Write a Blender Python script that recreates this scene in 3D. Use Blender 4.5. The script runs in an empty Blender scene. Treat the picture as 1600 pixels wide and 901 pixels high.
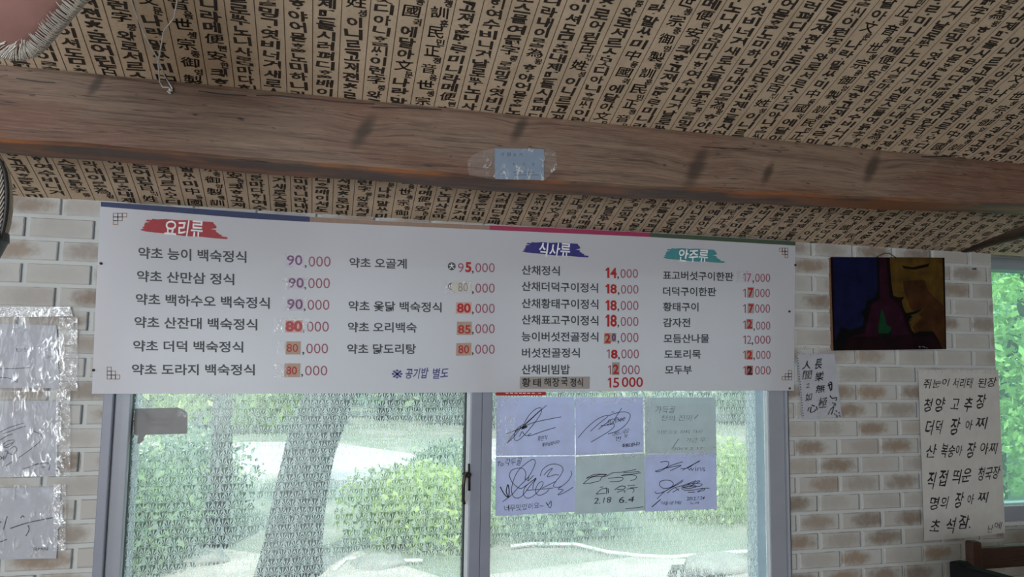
import bpy, math, random
import numpy as np
from mathutils import Vector, Matrix, noise as mnoise

# ---------------------------------------------------------------- camera, world, lights, exposure
F = 1150.0; PSI = math.radians(14.3); TH = math.radians(5.3); RHO = .0137
CAM = np.array([0, -2.54, 1.55])
_f = np.array([math.sin(PSI)*math.cos(TH), math.cos(PSI)*math.cos(TH), math.sin(TH)])
_r0 = np.array([math.cos(PSI), -math.sin(PSI), 0.]); _u0 = np.cross(_r0, _f)
_r = _r0*math.cos(RHO)+_u0*math.sin(RHO); _u = -_r0*math.sin(RHO)+_u0*math.cos(RHO)
S = bpy.context.scene
COL = S.collection
cd = bpy.data.cameras.new('camera'); cam = bpy.data.objects.new('camera', cd); COL.objects.link(cam)
cd.sensor_width = 36; cd.lens = F/1600*36; cd.clip_start = .02; cd.clip_end = 200
cam.matrix_world = Matrix(((_r[0], _u[0], -_f[0], CAM[0]), (_r[1], _u[1], -_f[1], CAM[1]), (_r[2], _u[2], -_f[2], CAM[2]), (0, 0, 0, 1)))
S.camera = cam
S.view_settings.view_transform = 'Standard'; S.view_settings.look = 'None'
S.view_settings.gamma = 1; S.view_settings.use_curve_mapping = False
S.view_settings.exposure = 0.72
S.cycles.use_denoising = True
S.cycles.max_bounces = 10; S.cycles.transparent_max_bounces = 16
S.cycles.sample_clamp_indirect = 4

W = bpy.data.worlds.new('overcast_sky'); S.world = W; W.use_nodes = True
bg = W.node_tree.nodes['Background']; bg.inputs[0].default_value = (.80, .93, 1, 1); bg.inputs[1].default_value = 2.0

def sun(name, rot, e, col, ang=2.0):
    l = bpy.data.lights.new(name, 'SUN'); l.energy = e; l.color = col; l.angle = math.radians(ang)
    o = bpy.data.objects.new(name, l); o.rotation_euler = rot; COL.objects.link(o)
def area(name, loc, target, sx, sy, e, col):
    l = bpy.data.lights.new(name, 'AREA'); l.shape = 'RECTANGLE'; l.size = sx; l.size_y = sy; l.energy = e; l.color = col
    o = bpy.data.objects.new(name, l); o.location = loc
    o.rotation_euler = (Vector(target)-Vector(loc)).to_track_quat('-Z', 'Y').to_euler(); COL.objects.link(o)
sun('sun', (math.radians(38), math.radians(-18), 0), 5.0, (1, .95, .82))
area('daylight_rear_window', (-1.4, -5.0, 1.55), (0.8, 0, 1.5), 1.9, 1.5, 78, (.88, .95, 1))
area('daylight_left_window', (-3.25, -1.9, 1.75), (1.0, 0, 1.5), .8, .9, 14, (.90, .95, 1))

# ---------------------------------------------------------------- geometry helpers
def ray(x, y): return _f+_r*(x-800)/F-_u*(y-450.5)/F
def P(x, y, n, c):
    d = ray(x, y); return CAM+d*((c-np.dot(n, CAM))/np.dot(n, d))
def PY(x, y, Y=0.): return P(x, y, (0, 1, 0), Y)           # pixel -> plane parallel to the wall
def PZ(x, y, Z=0.): return P(x, y, (0, 0, 1), Z)
SL = math.tan(math.radians(23)); CS = math.cos(math.radians(23)); SN = math.sin(math.radians(23))
ZW = 2.0200                                                # ceiling height at the wall
CN = (0, SL, 1)
def PC(x, y): return P(x, y, CN, ZW)
def ceil(u, w, d=0.):                                      # point on the sloping ceiling, d below it
    return (u, -w*CS-d*SN, ZW+w*SN-d*CS)

class MB:
    def __init__(s): s.V = []; s.Fc = []; s.M = []; s.n = 0
    def add(s, v, f, m=0):
        b = s.n; s.V.extend([tuple(map(float, p)) for p in v]); s.n += len(v)
        s.Fc.extend([tuple(i+b for i in q) for q in f]); s.M.extend([m]*len(f))
    def poly(s, pts, m=0): s.add(pts, [tuple(range(len(pts)))], m)
    def box(s, a, b, m=0):
        x0, y0, z0 = a; x1, y1, z1 = b
        s.hexa([(x0, y0, z0), (x1, y0, z0), (x1, y1, z0), (x0, y1, z0)], [(x0, y0, z1), (x1, y0, z1), (x1, y1, z1), (x0, y1, z1)], m)
    def hexa(s, lo, hi, m=0):
        s.add(list(lo)+list(hi), [(3, 2, 1, 0), (4, 5, 6, 7), (0, 1, 5, 4), (1, 2, 6, 5), (2, 3, 7, 6), (3, 0, 4, 7)], m)
    def slab(s, pts, off, m=0):                            # polygon pts given thickness by vector off
        n = len(pts); p2 = [np.array(p)+np.array(off) for p in pts]
        s.add(list(pts)+p2, [tuple(range(n)), tuple(range(2*n-1, n-1, -1))]+[(i, n+i, n+(i+1) % n, (i+1) % n) for i in range(n)], m)
    def tube(s, pts, r, m=0, seg=8, cap=True):
        pts = [Vector(p) for p in pts]; R = r if hasattr(r, '__len__') else [r]*len(pts)
        V = []; a = None
        for i, p in enumerate(pts):
            t = (pts[min(i+1, len(pts)-1)]-pts[max(i-1, 0)]).normalized()
            if a is None:
                a = t.cross(Vector((0, 0, 1)))
                if a.length < .1: a = t.cross(Vector((1, 0, 0)))
            a = (a-t*a.dot(t)).normalized(); b = t.cross(a)
            for k in range(seg):
                q = 2*math.pi*k/seg; V.append(p+(a*math.cos(q)+b*math.sin(q))*R[i])
        Fq = [(i*seg+k, i*seg+(k+1) % seg, (i+1)*seg+(k+1) % seg, (i+1)*seg+k) for i in range(len(pts)-1) for k in range(seg)]
        if cap: Fq += [tuple(range(seg-1, -1, -1)), tuple((len(pts)-1)*seg+k for k in range(seg))]
        s.add(V, Fq, m)
    def lathe(s, prof, c, m=0, seg=24):                    # prof: (radius, z)
        V = [(c[0]+r*math.cos(2*math.pi*k/seg), c[1]+r*math.sin(2*math.pi*k/seg), c[2]+z) for r, z in prof for k in range(seg)]
        s.add(V, [(i*seg+k, i*seg+(k+1) % seg, (i+1)*seg+(k+1) % seg, (i+1)*seg+k) for i in range(len(prof)-1) for k in range(seg)], m)
    def stroke(s, pts, wpx, Y, m=0, smooth=True):          # ink line on the plane y = Y, pixel points
        if smooth and len(pts) > 2:
            q = []; p = [pts[0]]+list(pts)+[pts[-1]]
            for i in range(1, len(p)-2):
                a, b, c, d = [np.array(z, float) for z in p[i-1:i+3]]
                for t in np.linspace(0, 1, 6, endpoint=False):
                    q.append(.5*((2*b)+(-a+c)*t+(2*a-5*b+4*c-d)*t*t+(-a+3*b-3*c+d)*t**3))
            q.append(np.array(pts[-1], float)); pts = q
        pts = [np.array(p, float) for p in pts]; L = []; R = []
        for i, p in enumerate(pts):
            t = pts[min(i+1, len(pts)-1)]-pts[max(i-1, 0)]; t = t/(np.hypot(*t)+1e-9)
            n = np.array([-t[1], t[0]])*wpx/2; L.append(PY(*(p+n), Y)); R.append(PY(*(p-n), Y))
        k = len(pts); s.add(L+R, [(i, k+i, k+i+1, i+1) for i in range(k-1)], m)

_tc = {}
def glyphs(t, off=0., res=3):
    key = (t, off, res)
    if key in _tc: return _tc[key]
    c = bpy.data.curves.new('t', 'FONT'); c.body = t; c.size = 1; c.offset = off; c.resolution_u = res
    o = bpy.data.objects.new('t', c); COL.objects.link(o)
    me = bpy.data.meshes.new_from_object(o.evaluated_get(bpy.context.evaluated_depsgraph_get()))
    v = np.empty(len(me.vertices)*3); me.vertices.foreach_get('co', v); v = v.reshape(-1, 3)[:, :2].copy()
    f = [tuple(p.vertices) for p in me.polygons]
    bpy.data.objects.remove(o); bpy.data.curves.remove(c); bpy.data.meshes.remove(me)
    _tc[key] = (v, f); return v, f
def text_px(mb, t, x0, x1, yl, yr, Y, m=0, off=0., shear=0., wob=0, rnd=None):
    """lettering on plane y=Y filling the pixel quad x0..x1, (top,bottom) at the left = yl and at the right = yr"""
    v, f = glyphs(t, off)
    if not len(v): return
    lo = v.min(0); hi = v.max(0); q = (v-lo)/(hi-lo)
    out = []
    for a, b in q:
        b2 = b
        if wob: b2 = b+wob*.08*math.sin(a*9+wob)*.5; a = a+wob*.012*math.sin(b*5+a*17)
        top = yl[0]+(yr[0]-yl[0])*a; bot = yl[1]+(yr[1]-yl[1])*a
        y = bot+(top-bot)*b2; x = x0+(x1-x0)*a+shear*(b2-.5)*(bot-top)
        out.append(PY(x, y, Y))
    mb.add(out, f, m)
def quad_px(pts, Y): return [PY(x, y, Y) for x, y in pts]

ORG = {}
def obj(name, mb, mats, parent=None, origin=None, smooth=False, base=False):
    V = np.array(mb.V)
    if parent is not None: o0 = ORG[parent.name]
    elif origin is not None: o0 = np.array(origin, float)
    elif base: o0 = (V.min(0)+V.max(0))/2; o0[2] = V[:, 2].min()
    else: o0 = np.zeros(3)
    me = bpy.data.meshes.new(name); me.from_pydata((V-o0).tolist(), [], mb.Fc)
    for m in (mats if isinstance(mats, (list, tuple)) else [mats]): me.materials.append(m)
    me.polygons.foreach_set('material_index', mb.M)
    if smooth: me.polygons.foreach_set('use_smooth', [True]*len(me.polygons))
    me.update()
    o = bpy.data.objects.new(name, me); COL.objects.link(o)
    if parent is None: o.location = o0
    else: o.parent = parent
    ORG[o.name] = o0
    return o
def tag(o, label=None, cat=None, group=None, kind=None):
    for k, v in (('label', label), ('category', cat), ('group', group), ('kind', kind)):
        if v: o[k] = v
    return o
def empty(name, loc, label, cat, group=None):
    o = bpy.data.objects.new(name, None); COL.objects.link(o); o.location = loc; o.empty_display_size = .05
    ORG[o.name] = np.array(loc, float); return tag(o, label, cat, group)
def struct(o): o['kind'] = 'structure'; return o
def bevel(o, w, seg=2):
    b = o.modifiers.new('bevel', 'BEVEL'); b.width = w; b.segments = seg; b.limit_method = 'ANGLE'; return o

# ---------------------------------------------------------------- materials
class NT:
    def __init__(s, name):
        s.m = bpy.data.materials.new(name); s.m.use_nodes = True; s.t = s.m.node_tree; s.t.nodes.clear()
        s.out = s.n('ShaderNodeOutputMaterial')
    def n(s, typ, inp=None, **kw):
        n = s.t.nodes.new(typ)
        for k, v in kw.items(): setattr(n, k, v)
        for k, v in (inp or {}).items(): s.set(n.inputs[k], v)
        return n
    def set(s, i, v):
        if isinstance(v, bpy.types.NodeSocket): s.t.links.new(v, i)
        elif isinstance(v, bpy.types.Node): s.t.links.new(v.outputs[0], i)
        else: i.default_value = v
    def math(s, op, a, b=0., c=0.):
        return s.n('ShaderNodeMath', {0: a, 1: b, 2: c}, operation=op).outputs[0]
    def ramp(s, fac, stops, interp='LINEAR'):
        n = s.n('ShaderNodeValToRGB', {0: fac}); n.color_ramp.interpolation = interp; e = n.color_ramp.elements
        while len(e) < len(stops): e.new(.5)
        for q, (p, c) in zip(e, stops): q.position = p; q.color = (*c, 1) if len(c) == 3 else c
        return n.outputs[0]
    def mix(s, fac, a, b, mode='MIX'):
        n = s.n('ShaderNodeMix', data_type='RGBA', blend_type=mode)
        s.set(n.inputs[0], fac); s.set(n.inputs[6], a); s.set(n.inputs[7], b); return n.outputs[2]
    def smooth(s, v, a, b):
        return s.n('ShaderNodeMapRange', {0: v, 1: a, 2: b}, interpolation_type='SMOOTHSTEP').outputs[0]
    def coord(s, kind='Object'): return s.n('ShaderNodeTexCoord').outputs[kind]
    def noise(s, vec, scale, detail=4., rough=.55, out=0):
        return s.n('ShaderNodeTexNoise', {'Vector': vec, 'Scale': scale, 'Detail': detail, 'Roughness': rough}).outputs[out]
    def scaled(s, vec, sc): return s.n('ShaderNodeVectorMath', {0: vec, 1: sc}, operation='MULTIPLY').outputs[0]
    def bump(s, h, st=.3, d=.01): return s.n('ShaderNodeBump', {'Height': h, 'Strength': st, 'Distance': d}).outputs[0]
    def finish(s, sh): s.set(s.out.inputs[0], sh); return s.m
    def bsdf(s, col, rough=.6, **kw):
        d = {'Base Color': col if not isinstance(col, tuple) else (*col[:3], 1), 'Roughness': rough}
        d.update(kw); return s.n('ShaderNodeBsdfPrincipled', d).outputs[0]
def plain(name, col, rough=.6, var=.08, scale=30, bump=0., **kw):
    t = NT(name); c = t.coord(); nz = t.noise(c, scale)
    lo = tuple(max(0, x*(1-var*2)) for x in col); hi = tuple(min(1, x*(1+var*2)) for x in col)
    d = dict(kw)
    if bump: d['Normal'] = t.bump(t.noise(c, scale*2), bump, .004)
    return t.finish(t.bsdf(t.ramp(nz, [(.25, lo), (.75, hi)]), rough, **d))
def paper(name, col, trans=.25, var=.05):
    t = NT(name); c = t.coord(); nz = t.noise(c, 22, 5)
    lo = tuple(x*(1-var) for x in col); hi = tuple(min(1, x*(1+var)) for x in col)
    colr = t.ramp(nz, [(.3, lo), (.7, hi)])
    d = t.bsdf(colr, .75); tr = t.n('ShaderNodeBsdfTranslucent', {0: colr})
    return t.finish(t.n('ShaderNodeMixShader', {0: trans, 1: d, 2: tr}).outputs[0])

ROWH = .0715; BL = .192; Z0 = .891; X0 = 1.986
def brick_mat():
    t = NT('whitewashed_brick_panel'); c = t.coord(); sp = t.n('ShaderNodeSeparateXYZ', {0: c})
    v = t.math('DIVIDE', t.math('SUBTRACT', sp.outputs[2], Z0), ROWH); row = t.math('FLOOR', v)
    par = t.math('MULTIPLY', t.math('PINGPONG', row, 1.), .5)
    uu = t.math('ADD', t.math('DIVIDE', t.math('SUBTRACT', sp.outputs[0], X0), BL), par); cl = t.math('FLOOR', uu)
    fx = t.math('SUBTRACT', t.math('FRACT', uu), .5); fz = t.math('SUBTRACT', t.math('FRACT', v), .5)
    idv = t.n('ShaderNodeCombineXYZ', {0: cl, 1: row})
    wn = t.n('ShaderNodeTexWhiteNoise', {'Vector': idv.outputs[0]}, noise_dimensions='2D')
    rs = t.n('ShaderNodeSeparateColor', {0: wn.outputs['Color']})
    nz = t.noise(c, 34, 5, .65); nz2 = t.noise(c, 9, 3)
    ox = t.math('MULTIPLY', t.math('SUBTRACT', rs.outputs[0], .5), .5)
    dx = t.math('POWER', t.math('ABSOLUTE', t.math('DIVIDE', t.math('SUBTRACT', fx, ox), .43)), 2.2)
    dz = t.math('POWER', t.math('ABSOLUTE', t.math('DIVIDE', t.math('ADD', fz, -.02), .41)), 2.2)
    d = t.math('ADD', t.math('ADD', dx, dz), t.math('MULTIPLY', t.math('SUBTRACT', nz, .5), 2.2))
    sm = t.math('SUBTRACT', 1., t.smooth(d, -.1, 1.5))
    st = t.math('MULTIPLY', sm, t.smooth(rs.outputs[1], -.25, .8))
    tone = t.mix(rs.outputs[2], (.29, .19, .115, 1), (.185, .13, .09, 1))
    base = t.mix(rs.outputs[0], (.52, .52, .51, 1), (.47, .45, .43, 1))
    inb = t.math('MULTIPLY', t.math('LESS_THAN', t.math('ABSOLUTE', fx), .4635), t.math('LESS_THAN', t.math('ABSOLUTE', fz), .416))
    base = t.mix(inb, (.545, .56, .555, 1), base)
    base = t.mix(t.math('MULTIPLY', t.smooth(nz2, .5, .75), .25), base, (.40, .39, .36, 1))
    col = t.mix(t.math('MULTIPLY', st, .8), base, tone)
    # printed joint line of the wall covering: grey along one end of each brick, thinner and broken along the top
    wob = t.math('MULTIPLY', t.math('SUBTRACT', t.noise(c, 60, 3), .5), .02)
    e1 = t.math('SUBTRACT', 1., t.smooth(t.math('ABSOLUTE', t.math('ADD', t.math('SUBTRACT', fx, .460), wob)), .012, .028))
    e1 = t.math('MULTIPLY', e1, t.math('LESS_THAN', t.math('ABSOLUTE', fz), .41))
    e2 = t.math('SUBTRACT', 1., t.smooth(t.math('ABSOLUTE', t.math('ADD', t.math('SUBTRACT', fz, .414), wob)), .006, .02))
    e2 = t.math('MULTIPLY', t.math('MULTIPLY', e2, t.math('LESS_THAN', t.math('ABSOLUTE', fx), .465)), t.smooth(t.noise(c, 11, 2), .48, .6))
    col = t.mix(t.math('MULTIPLY', t.math('MAXIMUM', e1, t.math('MULTIPLY', e2, .8)), t.math('MULTIPLY_ADD', rs.outputs[2], .3, .55)), col, (.115, .13, .14, 1))
    return t.finish(t.bsdf(col, .72, Normal=t.bump(t.noise(c, 130, 6), .3, .003)))
def wood_mat(name, dark, mid, light, red, knots=(), sc=1., edge=None):
    t = NT(name); c = t.coord()
    w = t.noise(c, 1.7, 3, .5, 1); cw = t.n('ShaderNodeVectorMath', {0: c, 1: t.scaled(w, (.03, .014, .014))}, operation='ADD').outputs[0]
    for (kx, ky, kz, r) in knots:      # grain bends round each knot
        dd = t.n('ShaderNodeVectorMath', {0: t.scaled(c, (.55, .3, 1)), 1: (kx*.55, ky*.3, kz)}, operation='DISTANCE').outputs[1]
        g = t.math('MULTIPLY', t.math('SUBTRACT', 1., t.smooth(dd, 0., r*2.4)), r*.45)
        cw = t.n('ShaderNodeVectorMath', {0: cw, 1: t.n('ShaderNodeCombineXYZ', {2: g}).outputs[0]}, operation='ADD').outputs[0]
    g1 = t.noise(t.scaled(cw, (1.6*sc, 30*sc, 42*sc)), 1., 6, .6); g2 = t.noise(t.scaled(cw, (5*sc, 110*sc, 150*sc)), 1., 3, .6)
    big = t.noise(t.scaled(c, (1.3*sc, 3*sc, 5*sc)), 1., 3)
    col = t.ramp(g1, [(.25, dark), (.45, mid), (.75, light)])
    col = t.mix(t.math('MULTIPLY', t.smooth(big, .42, .62), .8), col, (*red, 1))
    col = t.mix(t.math('MULTIPLY', t.smooth(g2, .53, .68), .55), col, tuple(x*.45 for x in dark)+(1,))
    fib = t.noise(t.scaled(cw, (14*sc, 260*sc, 330*sc)), 1., 4, .7); col = t.mix(t.math('MULTIPLY', t.smooth(fib, .5, .72), .45), col, tuple(x*.5 for x in dark)+(1,)); col = t.mix(t.math('MULTIPLY', t.smooth(fib, .5, .3), .35), col, tuple(min(1, x*1.35) for x in light)+(1,))
    spk = t.noise(t.scaled(c, (30*sc, 70*sc, 80*sc)), 1., 2); col = t.mix(t.math('MULTIPLY', t.smooth(spk, .68, .76), .7), col, tuple(x*.5 for x in dark)+(1,))
    blot = t.noise(t.scaled(c, (4*sc, 9*sc, 11*sc)), 1., 4)
    col = t.mix(t.math('MULTIPLY', t.smooth(blot, .6, .78), .55), col, tuple(x*.55 for x in dark)+(1,))
    ck = t.noise(t.scaled(cw, (2.2*sc, 40*sc, 60*sc)), 1.1, 2, .4)
    crack = t.math('MULTIPLY', t.math('SUBTRACT', 1., t.smooth(t.math('ABSOLUTE', t.math('SUBTRACT', ck, .66)), .0, .012)), 1.)
    col = t.mix(crack, col, tuple(x*.25 for x in dark)+(1,))
    for (kx, ky, kz, r) in knots:
        sh = t.n('ShaderNodeVectorMath', {0: t.scaled(c, (1, .3, .42)), 1: t.n('ShaderNodeCombineXYZ', {0: t.math('MULTIPLY_ADD', t.math('SUBTRACT', t.n('ShaderNodeSeparateXYZ', {0: c}).outputs[2], kz), .45, kx), 1: ky*.3, 2: kz*.42}).outputs[0]}, operation='DISTANCE').outputs[1]
        k = t.math('SUBTRACT', 1., t.smooth(t.math('ADD', sh, t.math('MULTIPLY', t.math('SUBTRACT', g1, .5), .02)), r*.2, r*1.0))
        col = t.mix(t.math('MULTIPLY', k, .8), col, tuple(x*.45 for x in dark)+(1,))
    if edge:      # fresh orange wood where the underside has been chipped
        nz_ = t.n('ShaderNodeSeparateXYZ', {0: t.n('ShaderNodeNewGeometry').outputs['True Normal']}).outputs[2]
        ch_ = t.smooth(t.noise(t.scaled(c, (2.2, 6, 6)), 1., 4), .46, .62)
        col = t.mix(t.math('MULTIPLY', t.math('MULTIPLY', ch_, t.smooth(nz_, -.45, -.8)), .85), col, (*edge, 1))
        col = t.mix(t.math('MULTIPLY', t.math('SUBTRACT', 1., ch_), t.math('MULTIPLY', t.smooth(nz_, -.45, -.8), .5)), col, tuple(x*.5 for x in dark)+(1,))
    return t.finish(t.bsdf(col, .62, Normal=t.bump(t.math('ADD', g1, t.math('MULTIPLY', g2, .5)), .35, .006)))
def kraft_mat():
    t = NT('kraft_wallpaper'); c = t.coord()
    n1 = t.noise(c, 9, 4); n2 = t.noise(t.scaled(c, (1, 1, 1)), 120, 5, .7); n3 = t.noise(c, 38, 3)
    col = t.ramp(n1, [(.3, (.455, .345, .245)), (.7, (.57, .44, .32))])
    col = t.mix(t.math('MULTIPLY', t.smooth(n2, .5, .7), .4), col, (.29, .22, .15, 1))
    col = t.mix(t.math('MULTIPLY', t.smooth(n3, .55, .75), .22), col, (.55, .47, .37, 1))
    return t.finish(t.bsdf(col, .8, Normal=t.bump(n2, .15, .002)))
def glass_pattern(name, haze0, haze1, tint, soft=.42):
    """embossed leaf-burst glass: frosted leaf fans, clear gaps between them"""
    t = NT(name); c = t.coord(); sp = t.n('ShaderNodeSeparateXYZ', {0: c})
    v = t.n('ShaderNodeCombineXYZ', {0: t.math('MULTIPLY', sp.outputs[0], 42.), 1: t.math('MULTIPLY', sp.outputs[2], 36.)}).outputs[0]
    px_ = t.math('MULTIPLY', sp.outputs[0], 42.); pz_ = t.math('MULTIPLY', sp.outputs[2], 37.)
    row = t.math('FLOOR', pz_); px_ = t.math('ADD', px_, t.math('MULTIPLY', t.math('PINGPONG', row, 1.), .5)); cl_ = t.math('FLOOR', px_)
    wn = t.n('ShaderNodeTexWhiteNoise', {'Vector': t.n('ShaderNodeCombineXYZ', {0: cl_, 1: row}).outputs[0]}, noise_dimensions='2D')
    rnd = t.n('ShaderNodeSeparateColor', {0: wn.outputs['Color']})
    fx = t.math('ADD', t.math('SUBTRACT', t.math('FRACT', px_), .5), t.math('MULTIPLY_ADD', rnd.outputs[1], .36, -.18))
    fz = t.math('ADD', t.math('FRACT', pz_), t.math('MULTIPLY_ADD', rnd.outputs[2], .4, -.26))
    ang = t.math('ADD', t.math('ARCTAN2', fz, fx), t.math('MULTIPLY_ADD', rnd.outputs[0], 1.2, -.6))
    rad = t.math('SQRT', t.math('ADD', t.math('MULTIPLY', fx, fx), t.math('MULTIPLY', fz, fz)))
    fan = t.math('SINE', t.math('MULTIPLY_ADD', ang, 12., t.math('MULTIPLY', rad, 1.5)))
    m = t.math('MULTIPLY', t.smooth(fan, -.05, .45), t.smooth(rad, .05, .16))
    m = t.math('MULTIPLY', m, t.math('SUBTRACT', 1., t.math('MULTIPLY', t.smooth(rad, .72, .95), .7)))
    m = t.math('MAXIMUM', m, t.math('MULTIPLY', t.smooth(t.math('ABSOLUTE', fx), .40, .46), .8))
    fac = t.math('MULTIPLY_ADD', m, haze1-haze0, haze0)
    nrm = t.bump(m, .5, .004)
    fr = t.n('ShaderNodeMixShader', {0: .3, 1: t.n('ShaderNodeBsdfTranslucent', {0: (.86, .95, .97, 1)}).outputs[0],
                                     2: t.n('ShaderNodeBsdfDiffuse', {0: (.8, .88, .86, 1), 'Normal': nrm}).outputs[0]}).outputs[0]
    fr = t.n('ShaderNodeMixShader', {0: soft, 1: fr, 2: t.n('ShaderNodeBsdfRefraction', {0: (.93, .98, .96, 1), 'Roughness': .42, 'IOR': 1.12, 'Normal': nrm}).outputs[0]}).outputs[0]
    cl = t.n('ShaderNodeMixShader', {0: .04, 1: t.n('ShaderNodeBsdfTransparent', {0: (*tint, 1)}).outputs[0], 2: t.n('ShaderNodeBsdfGlossy', {'Roughness': .15, 'Normal': nrm}).outputs[0]}).outputs[0]
    return t.finish(t.n('ShaderNodeMixShader', {0: fac, 1: cl, 2: fr}).outputs[0])
def clear_mat(name, tint=(.75, .95, .85), gloss=.06, rough=.03, haze=0.):
    t = NT(name)
    sh = t.n('ShaderNodeMixShader', {0: gloss, 1: t.n('ShaderNodeBsdfTransparent', {0: (*tint, 1)}).outputs[0], 2: t.n('ShaderNodeBsdfGlossy', {'Roughness': rough}).outputs[0]}).outputs[0]
    if haze: sh = t.n('ShaderNodeMixShader', {0: haze, 1: sh, 2: t.n('ShaderNodeBsdfTranslucent', {0: (.8, .95, .88, 1)}).outputs[0]}).outputs[0]
    return t.finish(sh)
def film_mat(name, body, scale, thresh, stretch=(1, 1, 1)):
    """crumpled clear plastic: mostly see-through, crease highlights painted in as pale streaks"""
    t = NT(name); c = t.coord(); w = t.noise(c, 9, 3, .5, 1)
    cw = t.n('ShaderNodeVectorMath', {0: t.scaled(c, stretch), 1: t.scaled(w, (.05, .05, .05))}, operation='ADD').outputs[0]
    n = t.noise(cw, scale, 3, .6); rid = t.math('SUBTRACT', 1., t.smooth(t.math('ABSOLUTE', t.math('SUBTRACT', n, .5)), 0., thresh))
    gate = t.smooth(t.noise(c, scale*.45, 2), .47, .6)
    fac = t.math('MULTIPLY_ADD', t.math('MULTIPLY', rid, gate), .6, body)  # white mixed in along noise ridges stands in for glints on creases
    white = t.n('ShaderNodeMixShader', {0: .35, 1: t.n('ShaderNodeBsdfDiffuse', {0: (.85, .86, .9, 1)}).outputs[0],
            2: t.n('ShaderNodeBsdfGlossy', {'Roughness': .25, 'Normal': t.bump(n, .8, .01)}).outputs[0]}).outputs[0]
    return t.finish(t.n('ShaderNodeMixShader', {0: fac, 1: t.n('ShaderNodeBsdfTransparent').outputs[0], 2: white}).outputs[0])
def leaf_mat(name, a, b, c3):
    t = NT(name); g = t.n('ShaderNodeNewGeometry')
    col = t.ramp(g.outputs['Random Per Island'], [(.1, a), (.5, b), (.95, c3)])
    return t.finish(t.n('ShaderNodeMixShader', {0: .5, 1: t.bsdf(col, .55), 2: t.n('ShaderNodeBsdfTranslucent', {0: col}).outputs[0]}).outputs[0])
def banner_mat(name, col, trans=.22):
    t = NT(name); c = t.coord(); nz = t.noise(c, 4, 3)
    colr = t.ramp(nz, [(.3, tuple(x*.97 for x in col)), (.7, col)])
    d = t.bsdf(colr, .42); tr = t.n('ShaderNodeBsdfTranslucent', {0: colr})
    return t.finish(t.n('ShaderNodeMixShader', {0: trans, 1: d, 2: tr}).outputs[0])

M = {}
M['brick'] = brick_mat(); M['kraft'] = kraft_mat()
M['ink'] = plain('calligraphy_ink', (.026, .017, .012), .7, .1)
M['rule'] = plain('ruled_line_ink', (.06, .03, .02), .7, .1)
M['plaster'] = plain('pale_plaster', (.55, .53, .49), .8)
M['floor'] = plain('wooden_floor', (.26, .19, .13), .5, .15, 6)
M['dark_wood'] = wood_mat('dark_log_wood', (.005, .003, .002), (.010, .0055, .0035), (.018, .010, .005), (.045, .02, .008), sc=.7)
M['frame'] = plain('grey_aluminium_frame', (.31, .325, .375), .45, .03, 8)
M['frame_shaded'] = plain('shaded_aluminium_frame', (.25, .265, .33), .45, .04, 8)  # same aluminium as the frame, with shade painted into a darker colour
M['gasket'] = plain('dark_rubber_gasket', (.03, .035, .04), .7)
M['bead'] = plain('white_glazing_bead', (.68, .68, .70), .5, .03)
M['glassL'] = glass_pattern('embossed_glass', .12, .90, (.86, .97, .93))
M['glassR'] = glass_pattern('embossed_glass_hazy', .26, .92, (.86, .97, .93))
M['glass_back'] = clear_mat('plain_glass_face', (.97, 1, .99), .0)
M['glass'] = clear_mat('green_tinted_glass', (.68, .92, .84), .03, .02, .08)
M['bronze'] = plain('dark_bronze', (.06, .05, .045), .4, .1, 40, Metallic=.7)
M['banner'] = banner_mat('white_banner_vinyl', (.72, .72, .77), .32)
for k, c in (('navy', (.022, .034, .11)), ('tan', (.29, .19, .14)), ('crimson', (.33, .03, .09)), ('green', (.055, .085, .05)),
             ('red_brush', (.37, .03, .04)), ('blue_brush', (.035, .03, .19)), ('teal_brush', (.06, .25, .27)), ('white_ink', (.85, .84, .88)),
             ('menu_ink', (.052, .056, .062)), ('price_ink', (.30, .08, .115)), ('red_ink', (.40, .016, .016)), ('plum_ink', (.14, .035, .13)),
             ('blue_ink', (.08, .08, .24)), ('black_ink', (.012, .012, .016)), ('orn', (.36, .19, .11)), ('pen', (.03, .03, .05)), ('pencil', (.10, .10, .11)),
             ('faint', (.20, .19, .20)), ('card_ink', (.03, .05, .12))):
    M[k] = plain(k, c, .6, .06, 60)
M['patch'] = plain('brown_price_sticker', (.42, .29, .225), .6, .05)
M['patch_beige'] = plain('beige_price_sticker', (.56, .52, .46), .6, .04)
M['patch_lilac'] = plain('lilac_price_sticker', (.56, .49, .62), .6, .04)
M['patch_pink'] = plain('pink_price_sticker', (.58, .34, .32), .6, .04)
M['patch_red'] = plain('red_tinted_sticker', (.40, .12, .11), .6, .05)
M['patch_grey'] = plain('grey_brown_sticker', (.34, .31, .29), .6, .04)
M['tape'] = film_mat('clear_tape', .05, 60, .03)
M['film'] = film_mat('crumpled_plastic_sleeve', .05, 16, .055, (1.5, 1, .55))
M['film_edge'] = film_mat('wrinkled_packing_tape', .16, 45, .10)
M['card_lilac'] = paper('lilac_card', (.62, .64, .82), .48)
M['card_grey'] = paper('grey_card', (.60, .65, .68), .48)
M['white_paper'] = paper('white_paper', (.47, .48, .54), .05)
M['cream_paper'] = paper('cream_paper', (.60, .58, .56), .05)
M['sticker'] = plain('grey_vinyl_sticker', (.20, .19, .19), .5, .08, 18)
M['steel'] = plain('steel_wire', (.62, .62, .62), .4, .05, 30, Metallic=.3)
M['nail'] = plain('dark_nail', (.02, .018, .018), .5)
M['card_blue'] = plain('pale_blue_card', (.17, .235, .33), .3, .04)
M['bark'] = plain('tree_bark', (.032, .033, .035), .9, .25, 14, .6)

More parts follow.
